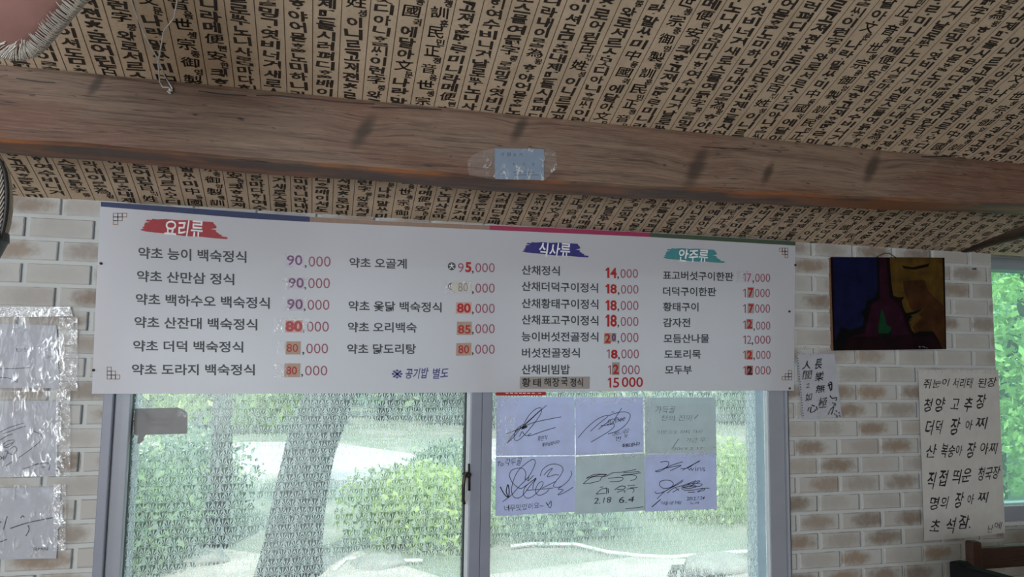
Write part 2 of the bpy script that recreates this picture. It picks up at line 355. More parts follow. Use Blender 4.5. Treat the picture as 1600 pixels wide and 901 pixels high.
# ---------------------------------------------------------------- room shell
def brickwall(x0, x1, z0, z1, Y, holes, seed):
    """flat backing with every brick raised as a bevelled pad"""
    rd = random.Random(seed); mb = MB()
    xs = sorted({x0, x1}|{h[0] for h in holes}|{h[1] for h in holes}); zs = sorted({z0, z1}|{h[2] for h in holes}|{h[3] for h in holes})
    xs = [x for x in xs if x0 <= x <= x1]; zs = [z for z in zs if z0 <= z <= z1]
    for a, b in zip(xs, xs[1:]):
        for c, d in zip(zs, zs[1:]):
            mx, mz = (a+b)/2, (c+d)/2
            if any(h[0] < mx < h[1] and h[2] < mz < h[3] for h in holes): continue
            mb.box((a, Y, c), (b, Y+.16, d))
    r = math.floor((z0-Z0)/ROWH)
    while Z0+r*ROWH < z1:
        za = Z0+r*ROWH+.006; zb = za+ROWH-.012; off = .5*(r % 2)
        k = math.floor((x0-X0)/BL)-1
        while X0+(k-off)*BL < x1:
            xa = X0+(k-off)*BL+.007; xb = xa+BL-.014; k += 1
            segs = [(xa, xb)]
            for h in holes:
                if h[2] < zb and h[3] > za:
                    segs = [q for s in segs for q in ((s[0], min(s[1], h[0])), (max(s[0], h[1]), s[1])) if q[1]-q[0] > .012]
            for a, b in segs:
                a = max(a, x0+.003); b = min(b, x1-.003); c = max(za, z0); d = min(zb, z1)
                if b-a < .015 or d-c < .01: continue
                j = lambda: rd.uniform(-.0016, .0016)
                h = .0035+rd.uniform(-.0008, .0008); i = .0045
                lo = [(a+j(), Y, c+j()), (b+j(), Y, c+j()), (b+j(), Y, d+j()), (a+j(), Y, d+j())]
                hi = [(a+i+j(), Y-h, c+i+j()), (b-.001+j(), Y-h, c+i+j()), (b-.001+j(), Y-h, d-.0015+j()), (a+i+j(), Y-h, d-.0015+j())]
                mb.add(lo+hi, [(4, 5, 6, 7), (0, 1, 5, 4), (1, 2, 6, 5), (2, 3, 7, 6), (3, 0, 4, 7)])
        r += 1
    return mb
WX0 = PY(157, 720)[0]; WX1 = PY(1229.5, 720)[0]; WZ0 = .45; WZ1 = 1.90     # opening of window_1
EDGE = PY(1557, 600)[0]                                                     # right end of the main wall
struct(obj('wall_back', brickwall(-3.3, EDGE, 0, 2.30, 0., [(WX0, WX1, WZ0, WZ1)], 1), M['brick']))
RY = .17
R0 = PY(1545, 420, RY); R1 = PY(1545, 816, RY)
W2X0 = EDGE-.05; W2X1 = 3.95; W2Z1 = PY(1580, 404, RY)[2]; W2Z0 = PY(1580, 814, RY)[2]
struct(obj('wall_recess', brickwall(EDGE-.1, 4.4, 0, 2.30, RY, [(W2X0, W2X1, W2Z0, W2Z1)], 2), M['brick']))
mb = MB(); mb.box((-3.3, -6, -.1), (4.4, .33, 0)); struct(obj('floor', mb, M['floor']))
mb = MB(); mb.box((-3.4, -6, 0), (-3.3, .33, 4.6)); struct(obj('wall_left', mb, M['plaster']))
mb = MB(); mb.box((4.4, -6, 0), (4.5, .33, 4.6)); struct(obj('wall_right', mb, M['plaster']))
mb = MB(); mb.box((-3.3, -6.1, 0), (4.4, -6, 4.6)); struct(obj('wall_rear', mb, M['plaster']))

# sloping ceiling papered with columns of old calligraphy
def dotted(a, c=None, b=None, i=False): return ('o', a, c, b, i)
D = dotted
def tk(s): return [(ch, 0) for ch in s]
def hj(s): return [(ch, i % 2) for i, ch in enumerate(s)]
SE = hj('世솅宗종御엉製졩訓훈民민正졍音음')
NA = tk('나랏말')+[(D('ㅆ'), 0)]+tk('미')+hj('中듕國귁')+tk('에달아')+hj('文문')
JA = hj('字쫑')+tk('와로서르')+[(D('ㅅ'), 0), (D('ㅁ', 'ㅅ'), 0)]+tk('디아니')+[(D('ㅎ', 'ㄹ'), 0), (D('ㅆ', None, None, True), 0)]+tk('이런')
JE = tk('젼')+[(D('ㅊ'), 0)]+tk('로어린')+hj('百')+[(D('ㅂ', 'ㄱ', None, True), 1)]+hj('姓셩')+tk('이니르고져')
HO = [(D('ㅎ', 'ㅀ'), 0)]+tk('배이셔도')+[(D('ㅁ'), 0), (D('ㅊ', 'ㅁ'), 0)]+tk('내제')+[('뜨', 0)]+tk('들시러펴디')
MO = tk('몯')+[(D('ㅎ', 'ㅀ'), 0)]+tk('노미하니라내이')+[(D('ㄹ', 'ㄹ'), 0)]+hj('為윙')+[(D('ㅎ'), 0)]+tk('야어')
YE = tk('엿비너겨새로스믈여듧')+hj('字쫑')+[(D('ㄹ', 'ㄹ'), 0)]+tk('밍')+[(D('ㄱ'), 0)]
NO = tk('노니사')+[(D('ㄹ', 'ㅁ'), 0)]+tk('마다')+[(D('ㅎ', None, None, True), 0)]+tk('여수비니겨날로')+[(D('ㅄ', None, 'ㅜ'), 0)]
ME = tk('메')+hj('便뼌安한')+tk('킈')+[(D('ㅎ'), 0)]+tk('고져')+[(D('ㅎ', 'ㅀ'), 0), (D('ㄸ'), 0), (D('ㄹ'), 0)]+tk('미니라')
STRIP = [HO, JE, JA, NA, SE, ME, NO, YE, MO]
def boxed(g, x0, x1, y0, y1):
    v, f = g; lo = v.min(0); hi = v.max(0); s = np.maximum(hi-lo, 1e-6)
    return ((v-lo)/s)*np.array([x1-x0, y1-y0])+np.array([x0, y0]), f
_dot = (np.array([[.5+.5*math.cos(a), .5+.5*math.sin(a)] for a in np.linspace(0, 6.28, 9)[:-1]]), [tuple(range(8))])
_gl = {}
def glyph(tok):
    """brush glyph in the unit square"""
    if tok in _gl: return _gl[tok]
    OFF = 0. if isinstance(tok, str) and 0x4e00 <= ord(tok) <= 0x9fff else .034; parts = []
    if isinstance(tok, str):
        v, f = glyphs(tok, OFF, 2); parts.append(boxed((v, f), 0, 1, 0, 1))
        if OFF == 0.:      # brush weight for the hanja
            for dx, dy in ((.035, 0.), (.018, .03)):
                v2, f2 = boxed((v, f), 0, 1, 0, 1); parts.append((v2+np.array([dx, dy]), f2))
    else:
        _, a, c, b, i = tok; xr = .72 if i else 1.
        G = lambda ch, *bx: parts.append(boxed(glyphs(ch, OFF, 2), *bx))
        if b: G(a, .1, .9, .48, 1); G(b, 0, 1, 0, .42)
        elif c: G(a, .12*xr, .88*xr, .58, 1); parts.append(boxed(_dot, .42*xr, .60*xr, .40, .53)); G(c, .05*xr, .95*xr, 0, .36)
        else: G(a, .05*xr, .95*xr, .32, 1); parts.append(boxed(_dot, .38*xr, .62*xr, .02, .22))
        if i: G('ㅣ', .84, .98, 0, 1)
    V = []; Fs = []; n = 0
    for v, f in parts: V.append(v); Fs += [tuple(k+n for k in q) for q in f]; n += len(v)
    _gl[tok] = (np.vstack(V), Fs); return _gl[tok]
mb = MB(); WMAX = 1.75; PER = .497; CW = .0659; U0 = .2445; rd = random.Random(4)
mb.hexa([ceil(-3.3, -.004), ceil(4.4, -.004), ceil(4.4, 3.0), ceil(-3.3, 3.0)], [ceil(-3.3, -.004, -.1), ceil(4.4, -.004, -.1), ceil(4.4, 3.0, -.1), ceil(-3.3, 3.0, -.1)], 0)
VV = []; FF = []; MM = []; nn = 0
def dirs(u, w, du, dw): return ceil(u+du, w+dw, .0006)
PH = {-3: .35, -2: .234, -1: .117, 0: 0, 1: -.115, 2: -.177, 3: -.28, 4: -.39}
for st in range(-3, 5):
    for ci, colm in enumerate(STRIP):
        u = U0+(st*9+ci-4)*CW
        if u < -1.75 or u > 4.0: continue
        mb.add([ceil(u-CW/2-.0009, .0, .0005), ceil(u-CW/2+.0009, 0, .0005), ceil(u-CW/2+.0009, WMAX, .0005), ceil(u-CW/2-.0009, WMAX, .0005)], [(0, 1, 2, 3)], 2)
        wts = [(1.0 if isinstance(t[0], tuple) or ord(t[0]) < 0x4e00 or ord(t[0]) > 0x9fff else 1.05) if t[1] == 0 else .62 for t in colm]
        tot = sum(wts); unit = PER/tot
        for rep in range(-1, 5):
            pos = .662+PH[st]+unit*.5-(rep-2)*PER
            for (tok, sm), wt in zip(colm, wts):
                h = wt*unit; wc = pos-h/2; pos -= h
                if wc < .005 or wc > WMAX: continue
                if sm: gw, gh, cx = .021, h*.98, u+.0155
                else: gw, gh, cx = .043*rd.uniform(.9, 1.08), h*rd.uniform(.84, .95), u-.0015
                v, f = glyph(tok); an = rd.uniform(-.05, .05)
                q = v-.5; q = q+np.stack([.03*np.sin(q[:, 1]*5+u*40), .04*np.sin(q[:, 0]*4+wc*50)], 1)
                q = q*np.array([gw, gh]); q = np.stack([q[:, 0]*math.cos(an)-q[:, 1]*math.sin(an), q[:, 0]*math.sin(an)+q[:, 1]*math.cos(an)], 1)
                uu = cx+q[:, 0]; ww = wc+q[:, 1]; d = .0006
                VV.append(np.stack([uu, -ww*CS-d*SN, ZW+ww*SN-d*CS], 1)); FF += [tuple(k+nn for k in z) for z in f]; nn += len(v)
b = mb.n; VV = np.vstack(VV); mb.V += [tuple(p) for p in VV.tolist()]; mb.Fc += [tuple(k+b for k in z) for z in FF]; mb.M += [1]*len(FF); mb.n += len(VV)
struct(obj('ceiling', mb, [M['kraft'], M['ink'], M['rule']]))
mb = MB(); mb.box((EDGE, .004, 2.075), (4.4, .34, 2.3)); struct(obj('ceiling_recess', mb, M['plaster']))
mb = MB(); e0 = ceil(0, 3.0); mb.box((-3.3, -6, e0[2]), (4.4, e0[1]+.02, e0[2]+.1)); struct(obj('ceiling_flat', mb, M['plaster']))

# ---------------------------------------------------------------- window_1: sliding window behind the banner
win = struct(empty('window_1', ((WX0+WX1)/2, .05, WZ0), None, None))
def vbar(mb, xa, xb, y0, y1, m=0, z0=WZ0, z1=WZ1): mb.box((xa, y0, z0), (xb, y1, z1), m)
X = lambda px, Y=0., py=720: PY(px, py, Y)[0]
mb = MB(); vbar(mb, WX0, X(173), -.016, .16); bevel(obj('shaded_outer_frame', mb, M['frame_shaded'], win), .003)  # outer step of the frame, its weaker light painted in as darker grey
mb = MB(); vbar(mb, X(173), X(198, .0), .004, .16); vbar(mb, X(1201), X(1226), -.004, .16); vbar(mb, X(1226), WX1, -.016, .16)
mb.box((WX0, -.016, WZ1-.05), (WX1, .16, WZ1)); mb.box((WX0, -.016, WZ0), (WX1, .16, WZ0+.05))
bevel(obj('window_frame', mb, M['frame'], win), .003)
mb = MB(); GL = .052; GR = .022
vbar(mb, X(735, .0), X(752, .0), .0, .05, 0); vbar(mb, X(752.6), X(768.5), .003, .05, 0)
bevel(obj('meeting_stile', mb, M['frame_shaded'], win), .002)  # backlit darkness of the stile is put into its colour
mb = MB(); vbar(mb, X(197, .03), X(202, .03), .03, .07, 0); vbar(mb, X(725.5, .03), X(728, .03), .03, .07, 0); vbar(mb, X(1229.7), X(1231), -.012, 0.02)
obj('gasket', mb, M['gasket'], win)
mb = MB(); vbar(mb, X(728.5, .02), X(734.5, .02), .02, .06, 0); vbar(mb, X(1196, .018), X(1200.5, .018), .0, .05, 0)
obj('glazing_bead', mb, M['bead'], win)
def pane_box(x0, x1, y):
    m_ = MB(); m_.poly([(x0, y, WZ0), (x1, y, WZ0), (x1, y, WZ1), (x0, y, WZ1)], 0)
    lo = [(x0, y, WZ0), (x1, y, WZ0), (x1, y+.004, WZ0), (x0, y+.004, WZ0)]; hi = [(p[0], p[1], WZ1) for p in lo]
    m_.add(lo+hi, [(3, 2, 1, 0), (4, 5, 6, 7), (1, 2, 6, 5), (2, 3, 7, 6), (3, 0, 4, 7)], 1); return m_
obj('glass_pane', pane_box(X(200, GL), X(729, GL), GL), [M['glassL'], M['glass_back']], win)
obj('glass_pane', pane_box(X(766, GR), X(1198, GR), GR), [M['glassR'], M['glass_back']], win)
mb = MB(); mb.box((X(1181, GR), GR-.003, WZ0), (X(1194, GR), GR-.001, WZ1)); obj('edge_strip', mb, paper('frosted_edge_tape', (.62, .70, .76), .6), win)
# crescent latch on the stile
lt = MB(); lt.slab(quad_px([(731, 724), (734, 724), (734.5, 766), (731, 766)], .0), (0, -.006, 0))
lt.tube([PY(732, 741, -.006), PY(731, 742, -.022)], .010, 0, 10)
lt.tube([PY(730.5, 738, -.024), PY(725.5, 745, -.028), PY(723.8, 760, -.028), PY(723.8, 780, -.026), PY(725.5, 787, -.022)], [.006, .0068, .0062, .006, .0055], 0, 8)
lt.tube([PY(727, 738, -.02), PY(722, 740, -.022)], .004)
obj('window_latch', lt, M['bronze'], win, smooth=True)

# window_2 in the recess on the right
w2 = struct(empty('window_2', (W2X1-.5, RY, W2Z0), None, None))
zi1 = PY(1580, 422, RY)[2]; zi0 = PY(1580, 789, RY)[2]
mb = MB(); mb.box((W2X0, RY-.01, zi1), (W2X1, RY+.1, W2Z1)); mb.box((W2X0, RY-.012, W2Z0), (W2X1, RY+.1, zi0)); mb.box((W2X1-.05, RY-.01, W2Z0), (W2X1, RY+.1, W2Z1)); mb.box((W2X0, RY, W2Z0), (W2X0+.03, RY+.1, W2Z1))
bevel(obj('window_frame', mb, M['frame'], w2), .004)
mb = MB(); mb.box((W2X0, RY-.025, W2Z0-.012), (W2X1, RY+.02, W2Z0+.004)); mb.box((W2X0, RY+.01, zi0), (W2X1, RY+.04, zi0+.008)); obj('sill_ledge', mb, M['bead'], w2)
mb = MB(); mb.box((W2X0+.02, RY+.05, zi0-.01), (W2X1-.04, RY+.055, zi1+.01)); obj('glass_pane', mb, M['glass'], w2)

# ---------------------------------------------------------------- big beam under the ceiling
def beamY(x, y, Y): return PY(x, y, Y)
YB = -.54; YR = -.385
lnT = lambda x: np.interp(x, [-300, 0, 130, 400, 800, 1200, 1600, 1900], [84, 100, 110, 133, 169, 203, 228, 247])
lnB = lambda x: np.interp(x, [-300, 0, 400, 800, 1200, 1600, 1900], [192, 219, 251, 283, 304, 322, 334])
mb = MB(); xs = np.linspace(-300, 1900, 70); rings = []
for i, x in enumerate(xs):
    a = PY(x, lnT(x), YB); b = PY(x, lnB(x), YB); X_ = (a[0]+b[0])/2
    jt = .0035*mnoise.noise(Vector((X_*5, 1, 0))); jb = .004*mnoise.noise(Vector((X_*6, 7, 0))); jr = .006*mnoise.noise(Vector((X_*3, 13, 0)))
    zt = min(a[2]+jt, ZW-SL*YB-.004); zb = b[2]+jb
    rings.append([(X_, YB+.004, zt), (X_, YB, zt-.012)]+[(X_, YB-.002*mnoise.noise(Vector((X_*4, k, 5))), zt-.012+(zb+.01-zt+.012)*k/4) for k in (1, 2, 3)]+
                 [(X_, YB+.001, zb+.009), (X_, YB+.009, zb+.001), (X_, YB+.07, zb+jb*.4), (X_, YR-.012, zb+.001+jr), (X_, YR, zb+.012+jr), (X_, YR, ZW-SL*YR-.003)])
n = len(rings[0]); V = [p for r in rings for p in r]
Fq = [(i*n+k, i*n+(k+1) % n, (i+1)*n+(k+1) % n, (i+1)*n+k) for i in range(len(rings)-1) for k in range(n)]+[tuple(range(n)), tuple((len(rings)-1)*n+k for k in range(n-1, -1, -1))]
mb.add(V, Fq)
kn = []
for px, py, r in ((568, 205, .030), (1088, 262, .040), (812, 200, .026), (1362, 262, .034), (1200, 270, .024), (150, 132, .018)):
    p = PY(px, py, YB); kn.append((p[0], p[1], p[2], r))
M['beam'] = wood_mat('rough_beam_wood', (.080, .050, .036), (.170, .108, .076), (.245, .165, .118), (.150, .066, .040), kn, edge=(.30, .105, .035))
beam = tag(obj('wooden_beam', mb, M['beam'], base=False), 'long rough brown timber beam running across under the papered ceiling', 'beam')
mb = MB()
for pts, w in (([(400, 149), (430, 149), (470, 153), (495, 155), (520, 158), (560, 161), (585, 162)], 1.6), ([(580, 167), (620, 168), (650, 169), (690, 171)], 1.4), ([(25, 122), (60, 127), (85, 129)], 1.3), ([(1440, 245), (1500, 243), (1530, 240), (1548, 247), (1575, 244)], 1.6), ([(310, 142), (350, 147), (385, 149)], 1.6)):
    mb.stroke(pts, w, YB-.0035)
obj('crack', mb, M['nail'], beam)

# dark round log running out from the wall at the right
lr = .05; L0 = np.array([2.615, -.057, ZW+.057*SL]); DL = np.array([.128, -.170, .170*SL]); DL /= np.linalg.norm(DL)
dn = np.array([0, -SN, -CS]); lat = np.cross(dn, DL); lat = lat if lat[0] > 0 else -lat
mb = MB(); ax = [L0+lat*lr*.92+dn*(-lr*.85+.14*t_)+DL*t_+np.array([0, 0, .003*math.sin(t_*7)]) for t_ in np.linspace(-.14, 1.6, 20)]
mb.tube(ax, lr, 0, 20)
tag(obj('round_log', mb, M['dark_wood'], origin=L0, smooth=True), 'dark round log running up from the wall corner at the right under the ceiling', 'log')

# ---------------------------------------------------------------- menu banner
YN = -.030; YI = YN-.0008; YP = YN-.0016; YQ = YN-.0022
mb = MB(); edge = [(157, 314.5), (250, 321), (400, 332), (484, 338), (600, 345), (765, 351.5), (900, 357), (1015, 363), (1120, 369), (1243, 376.5), (1240.5, 610), (1000, 610.5), (800, 612.5), (400, 615), (143.5, 615), (150, 460)]
mb.slab(quad_px(edge, YN), (0, .0015, 0))
ban = tag(obj('menu_banner', mb, M['banner'], origin=PY(690, 612, YN)), 'wide white menu banner with prices hung across the wall above the window', 'banner')
bandT = lambda x: np.interp(x, [e[0] for e in edge[:10]], [e[1] for e in edge[:10]])
bandB = lambda x: np.interp(x, [157, 250, 400, 484, 765, 1015, 1243], [322.5, 330, 342, 346.5, 359, 370, 383.5])
for nm, a, b, mt in (('blue_band', 157.5, 484, 'navy'), ('tan_band', 484, 765, 'tan'), ('crimson_band', 765, 1016, 'crimson'), ('green_band', 1016, 1243, 'green')):
    mb = MB(); xx = np.linspace(a, b, 8)
    for q, w in zip(xx, xx[1:]): mb.poly(quad_px([(q, bandT(q)+.4), (w, bandT(w)+.4), (w, bandB(w)), (q, bandB(q))], YI))
    tag(obj(nm, mb, M[mt], ban), nm.split('_')[0]+' stretch of the coloured stripe along the top edge')
PL = []; PM = {}; I = {'menu': 0, 'price': 1, 'red': 2, 'blue': 3, 'orn': 4, 'white': 5}
def item(t, x0, x1, yl, yr, h, k='menu', off=.02, **kw):
    q_ = MB(); PL.append(('dish_name', q_)); text_px(q_, t, x0, x1, (yl-h/2, yl+h/2), (yr-h/2, yr+h/2), YI, I[k], off, **kw)
for a in (('약초 능이 백숙정식', 216, 385, 394.7, 401.5, 18.5), ('약초 산만삼 정식', 214, 366, 431, 436.5, 18), ('약초 백하수오 백숙정식', 212, 421.5, 467, 473.5, 18),
          ('약초 산잔대 백숙정식', 210, 402, 503, 507, 18), ('약초 더덕 백숙정식', 208, 380, 540, 542, 17.5), ('약초 도라지 백숙정식', 206, 398, 577, 577.5, 17.5),
          ('약초 오골계', 546, 635.5, 410, 412, 16), ('약초 옻닭 백숙정식', 544.5, 690, 477.5, 480, 16), ('약초 오리백숙', 543.5, 651, 510.8, 511.5, 16), ('약초 닭도리탕', 542.5, 650, 545, 545, 16),
          ('산채정식', 815, 874.7, 421.5, 423, 15), ('산채더덕구이정식', 815, 934.5, 446.8, 449.8, 15), ('산채황태구이정식', 815, 935, 473.5, 475.3, 15.5), ('산채표고구이정식', 815, 935, 499, 500.8, 15.5),
          ('능이버섯전골정식', 815, 935, 525.5, 526.2, 15), ('버섯전골정식', 815.5, 906, 551, 551, 15), ('산채비빔밥', 815, 890.5, 577, 577, 15.5),
          ('표고버섯구이한판', 1036, 1146, 429.7, 432.2, 14), ('더덕구이한판', 1036, 1119, 454.8, 455.8, 14), ('황태구이', 1036, 1091.5, 479, 479.5, 14), ('감자전', 1036, 1078.5, 503.7, 503.7, 14),
          ('모듬산나물', 1037, 1108, 528.7, 528.5, 14), ('도토리묵', 1038, 1095, 553.3, 553, 14), ('모두부', 1039, 1081, 578, 577.7, 13.5)):
    item(*a)
def one(m_, x0, x1, y0, y1, st, Y, mi=0):   # figure 1: stem and flag
    xs_ = x1-st; m_.poly(quad_px([(xs_, y0), (x1, y0), (x1, y1), (xs_, y1)], Y), mi)
    m_.poly(quad_px([(xs_, y0), (xs_, y0+st*1.25), (x0, y0+(y1-y0)*.22+st*.5), (x0, y0+(y1-y0)*.12+st*.5)], Y), mi)
CUR = [None]
NEW = lambda: PL.append(('printed_price', MB())) or PL[-1][1]
def pr(t, x0, x1, y0, y1, k='price', off=-.004, dy=0, new=True):
    if new: CUR[0] = NEW()
    text_px(CUR[0], t, x0, x1, (y0, y1), (y0+dy, y1+dy), YI, I[k], off)
def price(t, x0, x1, y0, y1):       # comma hangs below the digits
    if t[0] == ',':
        w = (x1-x0); pr('000', x0+w*.16, x1, y0, y1); text_px(CUR[0], ',', x0+.2, x0+w*.09, (y1-2.6, y1+2.6), (y1-2.6, y1+2.6), YI, I['menu'], .01)
    else: pr(t, x0, x1, y0, y1)
for a in ((475.5, 516.5, 400.3, 416.4), (475, 515.5, 434.3, 450.3), (474, 514.7, 468, 484), (473, 513.8, 502, 518), (472, 512.6, 536.4, 552), (470, 511.4, 571, 586.4),
          (737, 773, 410.8, 425.2), (737, 773, 442.6, 457.2), (737, 773, 474.2, 489), (737, 773, 506, 520.6), (736.8, 773, 538, 552.6),
          (964.2, 996.8, 420.2, 434), (965, 997.6, 445, 458.7), (964.5, 997.6, 469.8, 484.3), (964.5, 997.6, 494.8, 509.3), (964.5, 997.7, 519.6, 534.4), (965.5, 998.3, 545.5, 559.8),
          (1175.5, 1203.4, 427.3, 440.3), (1177, 1203.6, 502, 515), (1174.3, 1204, 524, 537), (1177, 1204, 547.5, 560.6)): price(',000', *a)
for a in ((971.3, 999.6, 570.3, 584.6), (1179.6, 1203, 451, 464.3), (1179.6, 1203.2, 475, 488.6), (1179.8, 1204.2, 571.6, 585)): pr('000', *a)
pr('9', 715.5, 724.5, 410.8, 425.2)
for y0, y1 in ((426.5, 439.5), (451, 464.3), (475, 488.6), (500.5, 514), (524, 537), (547.6, 560.8), (571.8, 585)): one(NEW(), 1161, 1165.3, y0, y1, 1.7, YI, I['price'])
pr('2', 1167, 1174, 524, 537); one(NEW(), 947.8, 952.6, 545.5, 559.5, 1.8, YI, I['price']); one(NEW(), 950, 954.6, 570.5, 584.5, 1.8, YI, I['price'])
one(NEW(), 949.5, 955, 589.8, 605.2, 2.6, YI, I['red']); pr('5', 958, 967.5, 589.8, 605.2, 'red', .012); pr('000', 971.5, 1004.6, 588.8, 604.5, 'red', .012)
mb = PM['note'] = MB(); text_px(mb, '※', 612, 629, (577, 591), (577, 591), YI, 3, .01); text_px(mb, '공기밥', 633.5, 669, (575.5, 592), (574, 591), YI, 3, .018, .15, .6); text_px(mb, '별도', 676, 701, (575, 592), (574, 590), YI, 3, .018, .15, .6)
def circ(px, py, r, ch):
    mb = MB(); PL.append(('size_mark', mb))
    mb.poly([PY(px+r*math.cos(a), py+r*math.sin(a), YI) for a in np.linspace(0, 2*math.pi, 24)[:-1]], 0)
    text_px(mb, ch, px-r*.68, px+r*.68, (py-r*.7, py+r*.65), (py-r*.7, py+r*.65), YI-.0004, 5, .02)
circ(705.8, 415.8, 6.2, '大'); circ(705.8, 447.5, 6.0, '中')
IM = [M['menu_ink'], M['price_ink'], M['red_ink'], M['blue_ink'], M['orn'], M['white_ink']]
def orn(px, py, s, sy, rows, m=4):
    mb = MB()
    for j, row in enumerate(rows):
        for i in row:
            x = px+i*s; y = py+j*sy; a = .5
            for q in ([(x-a, y-a), (x+s+a, y-a), (x+s+a, y+a), (x-a, y+a)], [(x-a, y+sy-a), (x+s+a, y+sy-a), (x+s+a, y+sy+a), (x-a, y+sy+a)], [(x-a, y), (x+a, y), (x+a, y+sy), (x-a, y+sy)], [(x+s-a, y), (x+s+a, y), (x+s+a, y+sy), (x+s-a, y+sy)]): mb.poly(quad_px(q, YI), m)
    obj('corner_ornament', mb, IM, ban)
orn(177, 333, 7, 5.8, ((0, 1, 2), (0, 1), (0,))); orn(167.3, 573.3, 6.5, 6.2, ((0,), (0, 1), (0, 1, 2)))
orn(1218, 387.5, 4.3, 5, ((0, 1, 2), (1, 2), (2,))); orn(1222, 578.5, 5, 4.9, ((2,), (1, 2), (0, 1, 2)))
tag(obj('brush_note', PM['note'], IM, ban), 'blue brush written note')
for nm, q_ in PL: obj(nm, q_, IM, ban)
BR = [(.0, .72), (.04, .60), (.02, .55), (.05, .47), (.045, .37), (.055, .33), (.05, .26), (.12, .2), (.06, .16), (.08, .06), (.13, .07), (.14, .0), (.2, .02), (.3, -.02), (.42, .03), (.55, .0), (.7, .04), (.83, .06), (.84, .14), (.87, .3), (.87, .4), (.80, .47), (.87, .52), (.86, .6), (.89, .68), (.9, .74), (.93, .78), (.93, .86), (1.0, .9), (.99, 1.0), (.85, .99), (.7, .95), (.5, .95), (.3, .87), (.15, .83), (.06, .8)]
def brush(nm, x0, x1, yl, yr, mt, t, tx0, tx1, ty, lab):
    b2 = MB(); pts = []
    for a, b in BR: pts.append((x0+(x1-x0)*a, (yl[0]+(yr[0]-yl[0])*a)*(1-b)+(yl[1]+(yr[1]-yl[1])*a)*b))
    b2.poly(quad_px(pts, YI-.0002)); o = tag(obj(nm, b2, M[mt], ban), lab)
    b3 = MB(); text_px(b3, t, tx0, tx1, ty, (ty[0]+.5, ty[1]+.5), YI-.0010, 0, .018, .12, .9); obj('heading_lettering', b3, M['white_ink'], o)
brush('red_heading', 219, 356, (341, 366), (346, 373.5), 'red_brush', '요리류', 257, 317, (343.5, 370), 'red brush stroke heading')
brush('blue_heading', 816, 920, (378, 398), (379.5, 402), 'blue_brush', '식사류', 842, 891, (379, 400.5), 'dark blue brush stroke heading')
brush('teal_heading', 1036, 1132.5, (387.5, 408), (389, 410.5), 'teal_brush', '안주류', 1060.5, 1106.5, (389, 409), 'teal brush stroke heading')
# price patches stuck over the printed prices
def patch(q, mt, texts, lab, tape=None):
    b2 = MB(); b2.slab(quad_px(q, YP), (0, .0004, 0)); o = tag(obj('price_patch', b2, M[mt], ban), lab)
    if texts:
        b3 = MB(); ms = []
        for t, x0, x1, y0, y1, ink, off in texts:
            if ink not in ms: ms.append(ink)
            text_px(b3, t, x0, x1, (y0, y1), (y0, y1), YP-.0005, ms.index(ink), off)
        obj('price_digits', b3, [M[k] for k in ms], o)
    if tape:
        b4 = MB(); b4.slab(quad_px(tape, YQ), (0, .0002, 0)); obj('clear_tape', b4, M['tape'], o)
def R(x0, y0, x1, y1, k=0.): return [(x0, y0), (x1, y0+k), (x1-.5, y1+k), (x0-.5, y1)]
patch(R(447.5, 398, 474, 415.5, .6), 'patch_lilac', [('90', 448.5, 472.5, 398.6, 414.2, 'plum_ink', .012)], 'lilac price patch reading 90, topmost of its column', R(441, 396.5, 484, 417, 1))
patch(R(450, 433, 475, 450.5, .4), 'patch_lilac', [('90', 451, 474.5, 434, 449.5, 'plum_ink', .012)], 'lilac price patch reading 90, second from the top', R(441, 433, 484, 452, 0))
patch(R(448, 466, 473.5, 484.5), 'patch_lilac', [('90', 449, 473, 467, 483, 'plum_ink', .012)], 'lilac price patch reading 90, third from the top', R(440, 464, 482, 485, 0))
patch(R(445.5, 500, 473, 519), 'patch_pink', [('80', 446, 472.5, 501, 518, 'red_ink', .045)], 'pink price patch with bold red 80', R(428, 497, 485, 519, 0))
patch(R(446.5, 533, 470, 553.5), 'patch', [('80', 448, 465.5, 537, 549.5, 'red_ink', .0)], 'brown price patch with thin red 80', R(434, 533, 448, 554))
patch(R(444.5, 567.5, 469.2, 589), 'patch', [('80', 447, 464, 572, 585, 'red_ink', .012)], 'brown price patch with red 80, lowest of its column', R(427, 567, 450, 590))
b2 = MB(); text_px(b2, '5', 727, 736.6, (409.2, 425.2), (409.2, 425.2), YP, 0, .04); tag(obj('sticker_digits', b2, M['red_ink'], ban), 'bold red sticker digit 5')
patch(R(706, 439, 735.3, 456.5), 'patch_beige', [('80', 716, 731, 441.5, 455, 'faint', -.01)], 'beige blank patch hiding the price', R(694, 438, 737, 458))
patch(R(712.5, 472, 736.5, 489.6), 'patch_pink', [('80', 714, 735.5, 473.5, 488.5, 'red_ink', .03)], 'pink price patch with red 80 in the middle column')
patch(R(714, 502.3, 737, 523), 'patch', [('85', 715.5, 735.5, 507.5, 521, 'red_ink', .018)], 'brown price patch reading 85')
patch(R(713, 536, 736.4, 555.7, -.8), 'patch', [('80', 716, 733, 539, 552, 'red_ink', .01)], 'brown price patch reading 80, lowest of the middle column')
for y0, y1, t in ((417.8, 434, '14'), (443.6, 458.4, '18'), (468.6, 484.6, '18'), (491.2, 510, '18')):
    b2 = MB(); one(b2, 946, 952.3, y0, y1, 3.4, YP); text_px(b2, t[1], 953.6, 963.7, (y0, y1), (y0+.4, y1+.4), YP, 0, .03); tag(obj('sticker_digits', b2, M['red_ink'], ban), 'bold red sticker digits '+t)
patch(R(944, 520, 954.8, 537), 'patch', [('2', 945, 954, 521, 535.5, 'red_ink', .03)], 'brown patch with red 2')
patch(R(955.3, 520, 963, 533.7), 'patch_grey', [('0', 956, 962.3, 521, 532.5, 'plum_ink', .035)], 'grey brown patch with dark 0')
